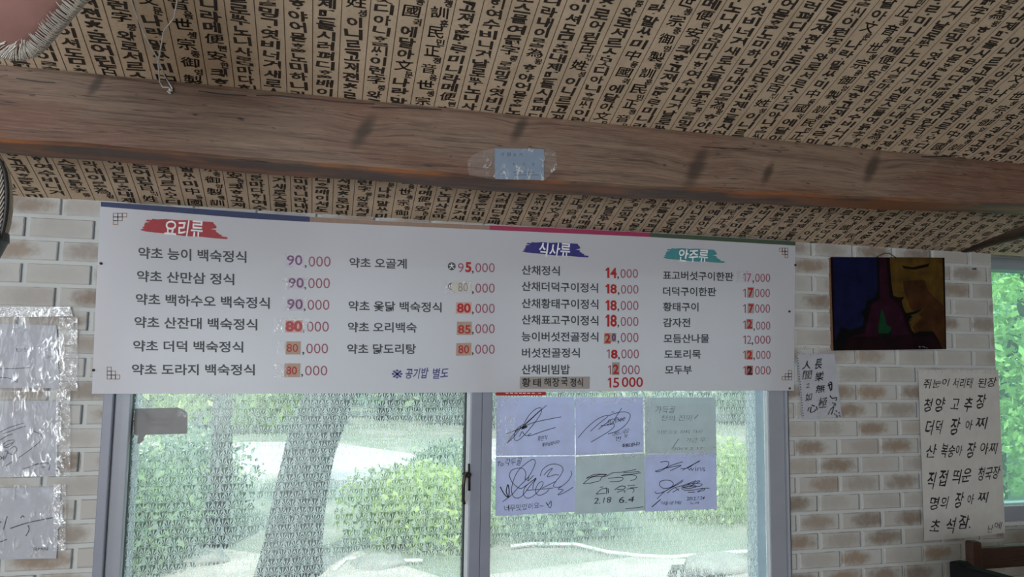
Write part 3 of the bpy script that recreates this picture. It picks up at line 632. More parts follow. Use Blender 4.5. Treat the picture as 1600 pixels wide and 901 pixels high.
b2 = MB(); text_px(b2, '8', 954.6, 965, (546, 560), (546, 560), YP, 0, .04); tag(obj('sticker_digits', b2, M['red_ink'], ban), 'bold red sticker digit 8')
patch(R(956.3, 565.6, 968.2, 585.6), 'patch_grey', [('2', 957.5, 967, 569, 584, 'red_ink', .03)], 'tall grey brown patch with red 2')
patch(R(812.5, 588.2, 921.8, 607), 'patch_grey', [('황', 815.5, 829, 590, 604, 'black_ink', .02), ('태', 833, 845, 591, 604, 'black_ink', .02), ('해', 850, 861, 590, 603.5, 'black_ink', .02), ('장', 863, 874, 590, 604, 'black_ink', .02), ('국', 877, 887, 589, 603, 'black_ink', .02), ('정식', 891, 911, 590.5, 604, 'black_ink', .02)], 'long grey brown strip with handwritten dish name')
patch(R(1166, 425.5, 1175, 440), 'patch_lilac', [('7', 1167, 1174, 427, 440, 'red_ink', .0)], 'lilac patch over the top price of the right column', R(1151, 423, 1176, 441))
patch(R(1168, 448.5, 1178.4, 465), 'patch_grey', [('7', 1169, 1177.5, 449.5, 464, 'red_ink', .035)], 'grey patch with red 7, upper one')
patch(R(1168.3, 473.5, 1178.6, 489.3), 'patch_grey', [('7', 1169.6, 1177.6, 475, 488.4, 'red_ink', .035)], 'grey patch with red 7, lower one')
for y0, y1, mt, w in ((498, 514, 'patch_grey', 'third'), (546.6, 561.6, 'patch', 'second'), (571, 586, 'patch_red', 'lowest')):
    patch(R(1166.4, y0, 1176.6, y1), mt, [('2', 1167.2, 1175.6, y0+1, y1-1, 'red_ink' if mt != 'patch_red' else 'black_ink', .035)], w+' red 2 patch of the right column')
for px, py in ((158, 411.5), (146.3, 578), (1242.3, 414), (1233, 486.5), (1233.5, 606.5)):
    b2 = MB(); c = PY(px, py, YN); b2.tube([c+np.array([0, .02, 0]), c+np.array([0, -.004, 0]), c+np.array([0, -.006, 0])], [.004, .0042, .002], 0, 10); obj('nail_head', b2, M['nail'], ban, smooth=True)

# ---------------------------------------------------------------- business card on the beam
YC = YB-.010
mb = MB(); mb.slab(quad_px([(773, 232), (850, 233), (850, 281), (774, 279)], YC), (0, .006, 0))
card = tag(obj('business_card', mb, M['card_blue'], origin=PY(811, 257, YC)), 'pale blue business card taped to the front of the timber beam', 'card')
b2 = MB(); YCI = YC-.0006
for t, a, b, y0, y1 in (('삭', 782.5, 788, 238, 244), ('원', 792, 798, 238, 244), ('송', 802, 806.5, 238.5, 244.5), ('기', 811, 816.5, 238.5, 244.5), ('홍', 801, 804, 254.5, 258), ('서', 816, 820, 254, 257.5), ('영', 831.5, 835, 254.5, 258.5)):
    text_px(b2, t, a, b, (y0, y1), (y0, y1), YCI, 0, .01)
for y, a, b in ((269, 802, 835), (273, 804, 842)):
    for q in np.arange(a, b, 2.6): b2.poly(quad_px([(q, y-.7), (q+1.7, y-.6), (q+1.7, y+.6), (q, y+.7)], YCI))
obj('printed_lines', b2, M['card_ink'], card)
b2 = MB(); b2.slab(quad_px([(730, 252), (740, 241), (752, 236), (775, 231), (852, 232), (868, 236), (871, 262), (850, 282), (775, 280), (733, 274)], YC-.002), (0, .0005, 0))
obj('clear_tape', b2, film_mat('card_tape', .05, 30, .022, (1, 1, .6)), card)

# ---------------------------------------------------------------- signed cards on the right pane
YG = GR-.004
def card_obj(q, mt, strokes, texts, lab, nm='autograph_card', Y=None, grp='signed cards on the window', cat='card', ink='pen', wob=1., film=None, w=1.05):
    Y = YG if Y is None else Y
    b = MB(); b.slab(quad_px(q, Y), (0, .0008, 0)); c = np.mean(quad_px(q, Y), 0)
    o = tag(obj(nm, b, M[mt] if isinstance(mt, str) else mt, origin=c), lab, cat, grp)
    b = MB()
    for s in strokes:
        ww = w
        if isinstance(s, tuple) and isinstance(s[1], (int, float)) and isinstance(s[0], list): s, ww = s
        b.stroke(s, ww, Y-.0007)
    for t in texts:
        text_px(b, t[0], t[1], t[2], t[3], t[4], Y-.0007, 0, t[5] if len(t) > 5 else .0, t[6] if len(t) > 6 else .2, wob)
    if b.n: obj('handwriting', b, M[ink], o)
    return o
def z(ox, oy, sc, pts): return [(ox+a/sc, oy+b/sc) for a, b in pts]
A = lambda *p: z(770, 610, 8.19, p)
B_ = lambda *p: z(950, 610, 8.19, p)
C_ = lambda *p: z(770, 700, 7.833, p)
D_ = lambda *p: z(950, 700, 7.833, p)
cards = []
cards.append(card_obj([(776, 620), (897.5, 620), (898.5, 711), (775, 712)], 'card_lilac', [
    A((180, 675), (300, 520), (420, 430), (560, 300), (685, 190)), A((175, 553), (330, 490), (500, 415), (700, 368), (875, 335)),
    A((390, 440), (460, 320), (550, 235), (620, 225), (610, 300), (520, 430), (400, 570), (310, 640), (270, 600), (300, 500), (390, 430)),
    A((200, 655), (270, 590), (340, 500), (410, 430), (620, 240)), A((340, 590), (375, 525), (400, 560), (440, 575), (490, 545), (450, 575), (500, 570), (640, 520), (805, 470)),
    (A((350, 470), (440, 460), (370, 490), (430, 440)), 1.8)], [('최민식', 840, 855, (681, 690), (679, 687), .01), ('좋은날입니다', 847, 874, (692, 698), (687, 693), .015)], 'lilac signed card at the upper left with a looping slanted signature'))
cards.append(card_obj([(899, 620.5), (1004.5, 620), (1006, 706.5), (899.5, 711)], 'card_lilac', [
    A((1090, 605), (1200, 480), (1330, 370), (1440, 320), (1500, 315))+B_((60, 300), (200, 270), (285, 310), (240, 420), (130, 510), (0, 555)),
    A((1250, 520), (1360, 420), (1474, 330)), A((1350, 495), (1474, 400)), B_((80, 370), (175, 225)), B_((45, 272), (80, 275)),
    B_((0, 400), (30, 380), (60, 360), (90, 370), (120, 345), (150, 380), (215, 340)), B_((0, 440), (75, 425), (70, 470), (0, 530)), A((1255, 660), (1340, 610), (1474, 530)), A((1380, 450), (1474, 440))],
    [('Sunnee', 949, 977, (656, 664), (648, 657), .0, .3), ('대박나세요', 957, 983, (675, 683), (668, 676), .0), ('번', 962, 970, (681, 689), (681, 689), 0), ('창', 975, 981, (678, 683), (678, 683), 0), ('축하드립니다', 972, 1000, (693, 700), (690, 696), .03)], 'lilac signed card in the upper middle with an oval loop round the signature'))
cards.append(card_obj([(1007.5, 620.5), (1117.5, 620.5), (1119.5, 706.5), (1008, 709)], 'card_grey', [B_((820, 740), (905, 615)), B_((1105, 360), (1155, 305))],
    [('가득골', 1024, 1055, (634, 646), (634, 645), -.01), ('찬의 진미', 1033, 1081, (649, 657), (648, 657), -.012), ('이웃으로 파티 가서', 1027, 1097, (672, 678), (671, 677), -.012), ('가근 우', 1072, 1102, (684, 691), (683, 690), -.012), ('2019 2 17', 1052, 1098, (699, 703), (698, 702), -.005)], 'grey written card at the upper right with faint lines of small handwriting', ink='pencil', w=.9))
cards.append(card_obj([(775, 713), (898.5, 712), (898, 799), (774, 806)], 'card_lilac', [
    C_((120, 655), (230, 570), (330, 460), (420, 370), (490, 260), (520, 170), (490, 135), (400, 190), (300, 290), (245, 420), (230, 530), (270, 605), (350, 590), (440, 480), (530, 370), (500, 430), (490, 500)),
    C_((200, 330), (230, 270), (300, 245), (370, 250), (405, 310), (395, 385), (440, 350), (430, 400), (500, 330)), C_((200, 330), (240, 420), (330, 490), (400, 460), (530, 360)),
    C_((520, 370), (400, 470), (375, 560), (420, 610), (500, 580), (600, 470), (610, 410), (560, 430), (520, 520), (560, 575), (640, 550), (690, 500)),
    C_((580, 340), (610, 260), (700, 200), (800, 200), (860, 250), (830, 330), (760, 420), (745, 470), (830, 470), (920, 400), (965, 320), (955, 275)),
    C_((625, 330), (680, 270), (730, 245), (690, 300), (670, 350), (760, 325), (810, 330)), C_((410, 515), (600, 500), (740, 485)), C_((600, 490), (780, 400)),
    C_((850, 460), (800, 500), (860, 510), (795, 570), (870, 545), (985, 475)), (C_((90, 470), (140, 560), (190, 600), (165, 530), (185, 445), (200, 520), (195, 600)), 1.7), C_((650, 660), (690, 720), (712, 715), (712, 645), (680, 690), (660, 670))],
    [('To', 776.5, 787, (721, 728), (721, 728), 0), ('각두골', 789, 815, (716, 727), (714, 727), 0), ('너무맛있어요~', 788, 849, (789, 800), (784, 793), .0, 0)], 'lilac signed card at the lower left with big loops and a heart'))
cards.append(card_obj([(899.5, 713), (1007, 707.5), (1008, 797), (898, 803)], 'card_grey', [
    C_((1150, 360), (1250, 320), (1390, 318)), C_((1140, 370), (1300, 325), (1400, 325)), C_((1105, 435), (1200, 360), (1290, 345))+D_((-30, 345), (60, 300), (180, 290), (345, 258)), C_((1105, 435), (1200, 425), (1300, 400)), C_((1310, 400), (1340, 350), (1400, 320)),
    D_((190, 300), (385, 285)), D_((170, 330), (300, 315), (400, 300)), D_((0, 370), (130, 355), (185, 365), (150, 400), (20, 410)), D_((160, 335), (290, 325), (350, 345), (330, 380), (275, 395)),
    C_((1265, 560), (1330, 500), (1400, 490)), C_((1265, 560), (1380, 550)), C_((1310, 480), (1350, 470)), C_((1390, 480), (1390, 560)),
    (D_((80, 510), (150, 465), (210, 470), (190, 500), (110, 505)), 1.2), D_((110, 540), (170, 520), (210, 520), (195, 545)), D_((240, 460), (330, 450)), D_((270, 485), (365, 480)), D_((230, 500), (300, 490), (320, 510), (300, 545)), D_((215, 740), (330, 730), (435, 715)), (D_((0, 490), (3, 550)), 1.5)],
    [('2.18', 928.5, 955, (778, 787), (776, 785), .0), ('6.4', 967, 991, (776, 786), (775, 784), .0)], 'grey signed card in the lower middle with stacked flat scribbles and a date'))
cards.append(card_obj([(1007.5, 709.5), (1119, 706.5), (1120, 794.5), (1007.5, 799)], 'card_lilac', [
    D_((640, 170), (720, 160), (745, 190), (700, 240), (580, 280), (640, 280), (760, 215), (915, 165)), D_((700, 245), (800, 225), (895, 210), (760, 275)), D_((885, 250), (980, 240), (1050, 195), (1125, 155)), D_((910, 270), (1000, 220), (1125, 150)),
    D_((640, 400), (630, 450), (680, 490), (760, 480), (800, 440), (770, 400), (700, 390), (640, 405)), D_((575, 530), (600, 552), (700, 525), (850, 430), (920, 385)), D_((600, 620), (700, 525), (860, 440), (920, 400)), D_((725, 550), (800, 490), (930, 450), (1080, 395)), D_((790, 540), (870, 490)), D_((820, 480), (870, 520)),
    D_((900, 470), (1000, 440), (1100, 400), (1120, 410), (1000, 460), (910, 480), (1000, 490), (1080, 470), (1040, 455), (930, 480)), D_((960, 440), (1070, 430), (1150, 440), (1120, 465), (1000, 470)), D_((900, 480), (930, 510), (1050, 510), (1150, 490), (1180, 510), (1100, 535)), D_((1090, 530), (1180, 490), (1240, 490)), D_((975, 540), (1065, 535)), (D_((535, 720), (645, 625)), 1.5)],
    [('wins', 1074, 1102, (729, 735), (728, 736), -.01, 0), ('가수를 사랑 주세요', 1032, 1065, (783, 789), (782, 788), .01), ('2012.7.24', 1073, 1101, (776, 782), (775, 780), .01), ('노래', 1078, 1092, (784, 788), (783, 787), .01)], 'lilac signed card at the lower right with two scribbled signatures'))
for o in cards[:2]+cards[3:4]:
    pass
def film_on(o, q, Y, mt, nm='clear_tape'):
    b = MB(); b.slab(quad_px(q, Y), (0, .0003, 0)); return obj(nm, b, M[mt], o)
for o, q in ((cards[0], [(771, 617), (810, 617), (800, 711), (772, 711)]), (cards[1], [(893, 618), (1004, 617), (1004, 629), (902, 634)]), (cards[2], [(1001, 618), (1018, 618), (1016, 709), (1003, 709)]), (cards[4], [(897, 706), (1008, 702), (1008, 715), (898, 718)]), (cards[5], [(1006, 700), (1121, 697), (1121, 714), (1007, 716)])):
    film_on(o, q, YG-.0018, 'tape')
# red notice and left-hand sticker
mb = MB(); mb.slab(quad_px([(775, 585), (853, 585), (853, 617.5), (775, 618)], YG+.0012), (0, .0006, 0))
o = tag(obj('red_notice', mb, M['red_ink'], origin=PY(814, 600, YG)), 'red notice strip at the top of the right pane, mostly behind the banner', 'notice')
b = MB()
for x in (790, 797, 804, 811, 817, 824, 831, 841): b.poly(quad_px([(x, 613.5), (x+4.5, 613.5), (x+4.5, 614.6), (x, 614.6)], YG+.0005))
obj('white_lettering', b, M['white_ink'], o)
YS = GL-.004
mb = MB(); mb.slab(quad_px([(211, 638), (240, 637.5), (278, 636.5), (284, 638), (293, 645), (292.5, 675), (291, 677.5), (260, 678), (228, 679), (224, 684), (225, 687), (217, 693.5), (214, 692), (216, 680), (209, 678.5), (209, 660)], YS), (0, .0015, 0))
o = tag(obj('peeling_sticker', mb, M['sticker'], origin=PY(250, 660, YS)), 'old grey peeling sticker at the top left of the window pane', 'sticker')
b = MB()
for t, a, c, y0 in (('우리', 236, 243.5, 653.5), ('업소는', 247, 259, 653), ('남은', 262, 275, 653), ('음식을', 236, 250, 661), ('절대로', 252, 266, 661)): text_px(b, t, a, c, (y0, y0+4.6), (y0, y0+4.6), YS-.0006, 0, .0)
for r in (9.5, 12): b.stroke([(221+r*math.cos(q), 655+r*math.sin(q)) for q in np.linspace(-2.6, .6, 9)], .8, YS-.0006)
obj('faded_print', b, M['faint'], o)
b = MB(); b.slab(quad_px([(279, 637), (293.5, 644.5), (294, 654), (276, 649)], YS-.0015), (0, .0003, 0)); obj('clear_tape', b, M['tape'], o)

# ---------------------------------------------------------------- sheets in plastic on the left wall
YL = -.010
E5 = lambda *p: z(0, 680, 4.077, p)
E4 = lambda *p: z(0, 460, 4.095, p)
s1 = card_obj([(-120, 502), (88, 508), (93, 606), (-120, 606)], 'white_paper', [E4((0, 475), (110, 472), (190, 467)), E4((0, 530), (60, 535), (110, 560), (90, 500))], [('최고 맛', 24, 43, (544, 550), (544, 550), 0), ('있어요', 75, 92, (543, 548), (543, 548), 0), ('감사', 70, 84, (555, 560), (554, 559), 0)], 'top white autograph sheet in crinkled plastic on the left wall', 'autograph_sheet', YL, 'autograph sheets on the left wall', 'sheet')
s2 = card_obj([(-120, 628), (92, 627), (88.5, 741), (-120, 746)], 'white_paper', [E4((0, 880), (60, 850), (150, 822)), E4((20, 890), (90, 865), (165, 840)), E5((35, 195), (150, 120), (230, 60), (268, 20), (250, -12), (200, -30)), E5((0, 80), (40, 40), (90, 30), (60, 70), (20, 75), (80, 45)), E5((0, 130), (20, 150), (20, 110), (50, 100), (30, 150)), E5((60, 90), (90, 70), (108, 90), (80, 120), (50, 110)), E5((145, 215), (245, 178)), E5((185, 205), (200, 215), (190, 222)), E5((225, 185), (320, 170)), E5((255, 205), (290, 200)), E5((300, 180), (318, 185), (310, 222)), E5((0, 30), (40, 5), (80, -10)), E5((0, 155), (25, 130), (20, 160))], [], 'middle white autograph sheet with a long looping signature on the left wall', 'autograph_sheet', YL, 'autograph sheets on the left wall', 'sheet')
s3 = card_obj([(-120, 764), (95, 760), (88, 872), (-120, 876)], 'white_paper', [(E5((22, 600), (45, 515)), 1.6), (E5((65, 592), (180, 555), (350, 520)), 1.6), (E5((178, 570), (185, 600), (165, 640)), 1.6), (E5((0, 678), (45, 662)), 1.5), (E5((130, 525), (145, 512), (155, 522)), 1.5), (E5((0, 555), (6, 548)), 1.8)], [('22.09.02', 50, 75.5, (855, 859.5), (855, 859.5), .03, 0)], 'bottom white autograph sheet with sparse strokes and a date on the left wall', 'autograph_sheet', YL, 'autograph sheets on the left wall', 'sheet')
def sleeve(o, q, Y, seed, amp, mt='film'):
    (x0, y0), (x1, y1) = q; nx, ny = 36, 28; b = MB(); V = []
    for j in range(ny+1):
        for i in range(nx+1):
            p = PY(x0+(x1-x0)*i/nx, y0+(y1-y0)*j/ny, Y); p[1] -= amp*abs(mnoise.noise(Vector((p[0]*28+seed, p[2]*14, seed)))); V.append(p)
    b.add(V, [(j*(nx+1)+i, j*(nx+1)+i+1, (j+1)*(nx+1)+i+1, (j+1)*(nx+1)+i) for j in range(ny) for i in range(nx)])
    return obj('plastic_sleeve', b, M[mt], o, smooth=True)
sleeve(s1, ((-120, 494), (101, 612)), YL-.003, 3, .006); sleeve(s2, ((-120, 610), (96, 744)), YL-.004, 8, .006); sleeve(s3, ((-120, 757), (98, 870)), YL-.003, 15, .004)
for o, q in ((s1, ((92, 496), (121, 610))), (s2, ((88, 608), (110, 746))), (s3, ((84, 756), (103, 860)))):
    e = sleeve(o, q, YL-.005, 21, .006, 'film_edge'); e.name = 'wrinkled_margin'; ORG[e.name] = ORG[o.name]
mb = MB(); mb.slab(quad_px([(-60, 480), (110, 479), (111, 484), (114, 494), (-60, 496)], YL-.007), (0, .0005, 0))
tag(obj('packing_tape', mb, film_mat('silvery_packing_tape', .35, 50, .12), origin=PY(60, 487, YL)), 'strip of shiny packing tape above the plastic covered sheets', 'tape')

# ---------------------------------------------------------------- right wall: painting, notes, nails
YW = -.026
G7 = lambda *p: z(1290, 390, 5.3, p)
fr = [(1301, 402), (1474, 403), (1477.5, 545), (1304, 547.5)]
mb = MB(); mb.slab(quad_px(fr, YW), (0, .025, 0), 0)
pt = tag(obj('painting', mb, wood_mat('painting_edge_wood', (.10, .045, .02), (.2, .095, .045), (.28, .14, .07), (.2, .1, .05)), origin=PY(1389, 475, YW)), 'dark painting of a blue face and an ochre face hung on the brick wall', 'painting')
def paint(name, col, var=.3, sc=16): return plain(name, col, .7, var, sc, .25, **{'Specular IOR Level': .12})
layers = [('background', [(40, 60), (985, 66), (1000, 822), (65, 834)], (.020, .003, .007)),
 ('blue_shadow', [(60, 60), (440, 62), (445, 410), (362, 460), (360, 520), (330, 640), (300, 710), (190, 730), (150, 832), (66, 834)], (.003, .003, .006)),
 ('blue_face', [(62, 62), (425, 64), (428, 330), (410, 395), (340, 420), (330, 480), (290, 520), (320, 560), (305, 630), (200, 665), (130, 640), (75, 760)], (.008, .011, .075)),
 ('maroon_glow', [(445, 64), (515, 66), (530, 400), (600, 450), (640, 540), (690, 700), (440, 720), (200, 720), (330, 690), (362, 520), (380, 455), (445, 410)], (.045, .006, .024)),
 ('ochre_shadow', [(500, 66), (985, 68), (1000, 820), (975, 820), (900, 720), (720, 715), (660, 560), (615, 420), (540, 400), (520, 300)], (.006, .003, .002)),
 ('ochre_face', [(530, 68), (968, 70), (990, 815), (965, 818), (930, 735), (890, 675), (840, 645), (780, 675), (740, 692), (712, 665), (690, 600), (735, 562), (665, 522), (640, 470), (630, 420), (655, 390), (600, 395), (562, 380), (545, 280)], (.17, .092, .016)),
 ('ochre_shade', [(640, 260), (820, 250), (850, 340), (985, 470), (990, 800), (965, 815), (930, 735), (890, 675), (780, 675), (740, 692), (720, 640), (800, 560), (700, 480), (650, 340)], (.10, .036, .010)),
 ('closed_eye', [(630, 130), (720, 145), (860, 112), (850, 140), (740, 165), (650, 155)], (.008, .005, .003)),
 ('mouth', [(665, 525), (740, 510), (810, 485), (770, 520), (700, 545)], (.006, .003, .002)),
 ('lip_light', [(800, 490), (822, 478), (790, 530), (700, 585), (690, 600), (695, 575)], (.12, .075, .02)),
 ('green_leaf', [(462, 480), (490, 550), (505, 620), (545, 640), (545, 670), (510, 700), (440, 700), (435, 640), (450, 560)], (.006, .075, .030)),
 ('leaf_base', [(440, 690), (520, 695), (550, 650), (540, 715), (440, 725)], (.004, .012, .006))]
layers = [(n_, p_, tuple(x*.42 for x in c_)) for n_, p_, c_ in layers]
for i, (n_, pts, c) in enumerate(layers):
    b = MB(); b.poly(quad_px(G7(*pts), YW-.0006-.0003*i)); obj(n_, b, paint('paint_'+n_, c), pt)
b = MB()
for s in (G7((770, 800), (790, 805)), G7((778, 795), (776, 812)), G7((800, 806), (812, 800), (822, 812)), G7((830, 812), (845, 814))): b.stroke(s, .8, YW-.006)
obj('signature', b, M['faint'], pt)
b = MB(); b.tube([PY(1367, 403, -.012), PY(1382, 395.3, -.008), PY(1389.5, 395.3, -.008), PY(1402, 403.5, -.012)], .0016); obj('hanging_cord', b, M['nail'], pt)

nt = card_obj([(1244.5, 553), (1304, 552.5), (1315.5, 651.5), (1254, 655)], 'white_paper', [], [], 'small tilted notepad page with brush pen hanja beside the banner', 'notepad_page', -.012, None, 'note')
b = MB(); YT = -.0127
for ch, x, y, w_, h in (('長', 1279, 568.5, 12, 16), ('樂', 1280.5, 588, 14, 15), ('無', 1282, 607, 15, 13), ('極', 1285.5, 629, 14, 17), ('人', 1260.5, 570, 14, 14), ('間', 1261.5, 585.5, 14, 14), ('之', 1262.5, 602, 6, 8), ('如', 1263.5, 620, 10, 13), ('心', 1270, 637.5, 17, 13)):
    text_px(b, ch, x-w_/2, x+w_/2, (y-h/2+.8, y+h/2+.8), (y-h/2-.8, y+h/2-.8), YT, 0, .012, .15, 1.)
for s in (z(1235, 540, 7.21, [(430, 420), (440, 460), (455, 510)]), z(1235, 540, 7.21, [(420, 450), (465, 430)]), z(1235, 540, 7.21, [(440, 410), (465, 420), (465, 500)]), z(1235, 540, 7.21, [(445, 560), (470, 590), (520, 585), (510, 620)]), z(1235, 540, 7.21, [(470, 640), (510, 660), (450, 720), (425, 775)]), z(1235, 540, 7.21, [(500, 640), (480, 720), (460, 775)])): b.stroke(s, 2.0, YT)
for x, y in ((498, 770), (520, 785), (525, 800), (548, 755), (555, 790), (516, 735)): q = z(1235, 540, 7.21, [(x, y)])[0]; b.stroke([(q[0]-1, q[1]-1), (q[0]+1.3, q[1]+1)], 1.8, YT)
for i in range(24):
    f_ = i/24; x, y = 1245.3+9.4*f_, 554.5+98*f_; b.poly(quad_px([(x, y), (x+1.5, y), (x+1.5, y+1.5), (x, y+1.5)], YT))
obj('handwriting', b, M['black_ink'], nt)
b = MB(); b.slab(quad_px([(1240, 541), (1303, 541), (1304, 556), (1241, 557)], -.0145), (0, .0003, 0)); obj('clear_tape', b, M['tape'], nt)
b = MB(); b.slab(quad_px([(1251, 583), (1270, 580), (1272, 597), (1253, 599)], -.0145), (0, .0003, 0)); b.slab(quad_px([(1276, 618), (1314, 620), (1314, 652), (1278, 654)], -.0145), (0, .0003, 0)); obj('clear_tape', b, M['tape'], nt)

nb = card_obj([(1434.8, 577), (1560, 577.5), (1570.5, 832), (1500, 841), (1444.5, 844.5)], 'cream_paper', [], [], 'tall white poster of handwritten side dishes at the corner by the right window', 'handwritten_poster', -.014, None, 'poster')
b = MB()
def hw(t, x0, x1, yl, yr=None, off=.010, sh=.22, wob=1.): text_px(b, t, x0, x1, yl, yr or yl, -.0147, 0, off, sh, wob)
hw('쥐눈이', 1443, 1483, (592, 608), (591, 603)); hw('서리태', 1489, 1519.5, (590, 606)); hw('된장', 1528, 1557, (591, 606), (589, 604)); obj('handwritten_line', b, M['black_ink'], nb); b = MB()
hw('청', 1443.5, 1456, (622, 643)); hw('양', 1461, 1476, (621, 643)); hw('고', 1486.5, 1499, (623, 639)); hw('추', 1506.5, 1519.5, (620, 643)); hw('장', 1525.5, 1540, (616, 638)); obj('handwritten_line', b, M['black_ink'], nb); b = MB()
hw('더', 1446.5, 1458, (656, 680)); hw('덕', 1462, 1471.5, (656, 678)); hw('장', 1485, 1499.5, (653, 679)); hw('아', 1508.5, 1519.5, (656, 672)); hw('찌', 1524.5, 1542, (651, 670)); obj('handwritten_line', b, M['black_ink'], nb); b = MB()
hw('산', 1447, 1463, (694, 715)); hw('복숭아', 1470.5, 1503.5, (692, 716), (696, 711)); hw('장', 1511, 1524, (691, 715)); hw('아찌', 1531.5, 1558, (691, 709)); obj('handwritten_line', b, M['black_ink'], nb); b = MB()
hw('직', 1449, 1461, (737, 764)); hw('접', 1467, 1480, (734, 759)); hw('띄운', 1488.5, 1517.5, (733, 757), (731, 752)); hw('청국장', 1528, 1562, (730, 752), (727, 748)); obj('handwritten_line', b, M['black_ink'], nb); b = MB()
hw('명', 1453, 1466.5, (776, 796)); hw('의', 1470, 1481, (775, 795)); hw('장', 1492, 1505, (769, 793)); hw('아', 1511.5, 1521.5, (772, 788)); hw('찌', 1528, 1543.5, (768, 785)); obj('handwritten_line', b, M['black_ink'], nb); b = MB()
hw('초', 1454, 1469, (811, 830)); hw('석', 1478.5, 1492, (808, 833)); hw('잠.', 1498, 1518, (803, 827), (806, 826)); hw('난', 1543.5, 1551.5, (820, 832), off=.0); hw('에', 1554, 1565, (815, 826), off=.0); obj('handwritten_line', b, M['black_ink'], nb); b = MB()
b = MB(); b.slab(quad_px([(1434.5, 574), (1560, 575), (1560, 582), (1435, 582)], -.0165), (0, .0003, 0)); obj('clear_tape', b, M['tape'], nb)
for i, (px, py, lab) in enumerate(((1514, 386.5, 'dark nail in the top brick course near the log'), (1520, 419.5, 'dark nail in the brown brick right of the painting'))):
    b = MB(); c = PY(px, py, -.005); b.tube([c+np.array([0, .02, 0]), c+np.array([0, -.012, -.002]), c+np.array([0, -.014, -.002])], [.0028, .0028, .0045], 0, 8)
    tag(obj('nail', b, M['nail'], origin=c), lab, 'nail')

# ---------------------------------------------------------------- wire on the beam
def hang(px, py, k):                     # point on the sight line a little in front of the ceiling
    c = PC(px, py); return CAM+(c-CAM)*k
s0 = PY(267, 142, YB)
wr = empty('wire_hanger', s0, 'thin bent steel wire looped on a screw in the timber beam', 'wire')
b = MB()
b.tube([hang(196, -30, 1.0), hang(205, 0, .985), hang(215, 28, .98), hang(232, 66, .965), hang(247, 93, .955), PY(257, 118, YB-.022), PY(269, 138, YB-.008), PY(267, 143, YB-.008)], .0017, 0, 6)
b.tube([hang(280, -30, 1.0), hang(277, 0, .985), hang(272, 28, .975), hang(256, 48, .965), hang(252, 70, .96), hang(247, 97, .955), PY(249.5, 128, YB-.010), PY(254, 136, YB-.008), PY(263, 136.5, YB-.008), PY(270, 142, YB-.008), PY(266, 146, YB-.008), PY(261, 142, YB-.008)], .0017, 0, 6)
obj('wire', b, M['steel'], wr, smooth=True)
b = MB(); b.tube([s0+np.array([0, .02, 0]), s0+np.array([0, -.006, 0]), s0+np.array([0, -.010, 0])], [.004, .0055, .003], 0, 10); obj('screw', b, M['steel'], wr, smooth=True)

# ---------------------------------------------------------------- hanging lamps at the left edge
M['thread'] = plain('white_thread', (.66, .63, .58), .6, .06, 50); M['pink'] = plain('rose_lamp_cloth', (.36, .185, .165), .85, .06, 14)
a = CAM+ray(40, 108)*1.22; tc = CAM-a; tc /= np.linalg.norm(tc)
NL = tc*.75+np.array([0, 0, -.66]); NL /= np.linalg.norm(NL)
d = P(136, -2, NL, NL@a)-a; d /= np.linalg.norm(d); e = np.cross(NL, d)
if e[0] > 0: e = -e
UP = -NL; TR = .026; SZ = .36; c0 = a+d*(SZ/2-.012)+e*(SZ/2-.012)
def rim(t):                              # rounded square path
    h = SZ/2-TR*.8; rc = .05; L = 2*(h-rc); per = 4*L+2*math.pi*rc; s = (t % 1)*per; k = 0
    for k in range(4):
        if s < L: x, y, nx, ny = -(h-rc)+s, -h, 0, -1; break
        s -= L
        if s < math.pi*rc/2:
            q = s/rc; x, y, nx, ny = (h-rc)+rc*math.sin(q), -(h-rc)-rc*math.cos(q), math.sin(q), -math.cos(q); break
        s -= math.pi*rc/2
    for _ in range(k): x, y, nx, ny = -y, x, -ny, nx
    return c0+d*x+e*y, d*nx+e*ny
lamp = empty('pendant_lamp', c0, 'rose coloured pendant lampshade with white thread edge hanging at the top left corner', 'lamp')
lamp.location = c0
b = MB(); nr = 120; V = []
prof = [(1.0, TR*1.0), (.94, .0), (.82, -.012), (.5, -.016), (.0, -.018)]
ring = [rim(i/nr) for i in range(nr)]
for s_, dz in ((1., .028), (1.0, 0.), (.93, -.026), (.8, -.034), (.5, -.036), (.2, -.036)):
    for p, n_ in ring: V.append(c0+(p-c0)*s_+UP*dz)
b.add(V, [(j*nr+i, j*nr+(i+1) % nr, (j+1)*nr+(i+1) % nr, (j+1)*nr+i) for j in range(5) for i in range(nr)]+[tuple(5*nr+i for i in range(nr))])
V = []
for s_, dz in ((1., .028), (.8, .09), (.4, .15), (.12, .17)):
    for p, n_ in ring: V.append(c0+(p-c0)*s_+UP*dz)
b.add(V, [(j*nr+i, j*nr+(i+1) % nr, (j+1)*nr+(i+1) % nr, (j+1)*nr+i) for j in range(3) for i in range(nr)])
obj('lamp_shade', b, M['pink'], lamp, smooth=True)
b = MB(); rd = random.Random(9); NTH = 520
for i in range(NTH):
    if i/NTH > .60 and i/NTH < .9: continue
    (p, n_), (p2, n2) = rim(i/NTH), rim(i/NTH+rd.uniform(.010, .016)); pts = []
    ln = rd.uniform(.015, .05)
    for k in range(9):
        q = k/8; rr = TR*1.02
        if q < .5: an = math.pi*(q/.5)*.62-.45; off = n_*(rr*math.cos(an)-TR*.62); zz = -rr*math.sin(an)
        else:
            an = math.pi*.62-.45; off0 = rr*math.cos(an)-TR*.62; w_ = (q-.5)/.5; off = n_*(off0-ln*w_); zz = -rr*math.sin(an)+.002-.004*w_
        pts.append(p*(1-q)+p2*q+off+UP*(zz-.004))
    b.tube(pts, rd.uniform(.0006, .0012), 0, 4, False)
tag(obj('thread_wrap', b, M['thread'], lamp, smooth=True), 'white threads wound over the rim', kind='stuff')
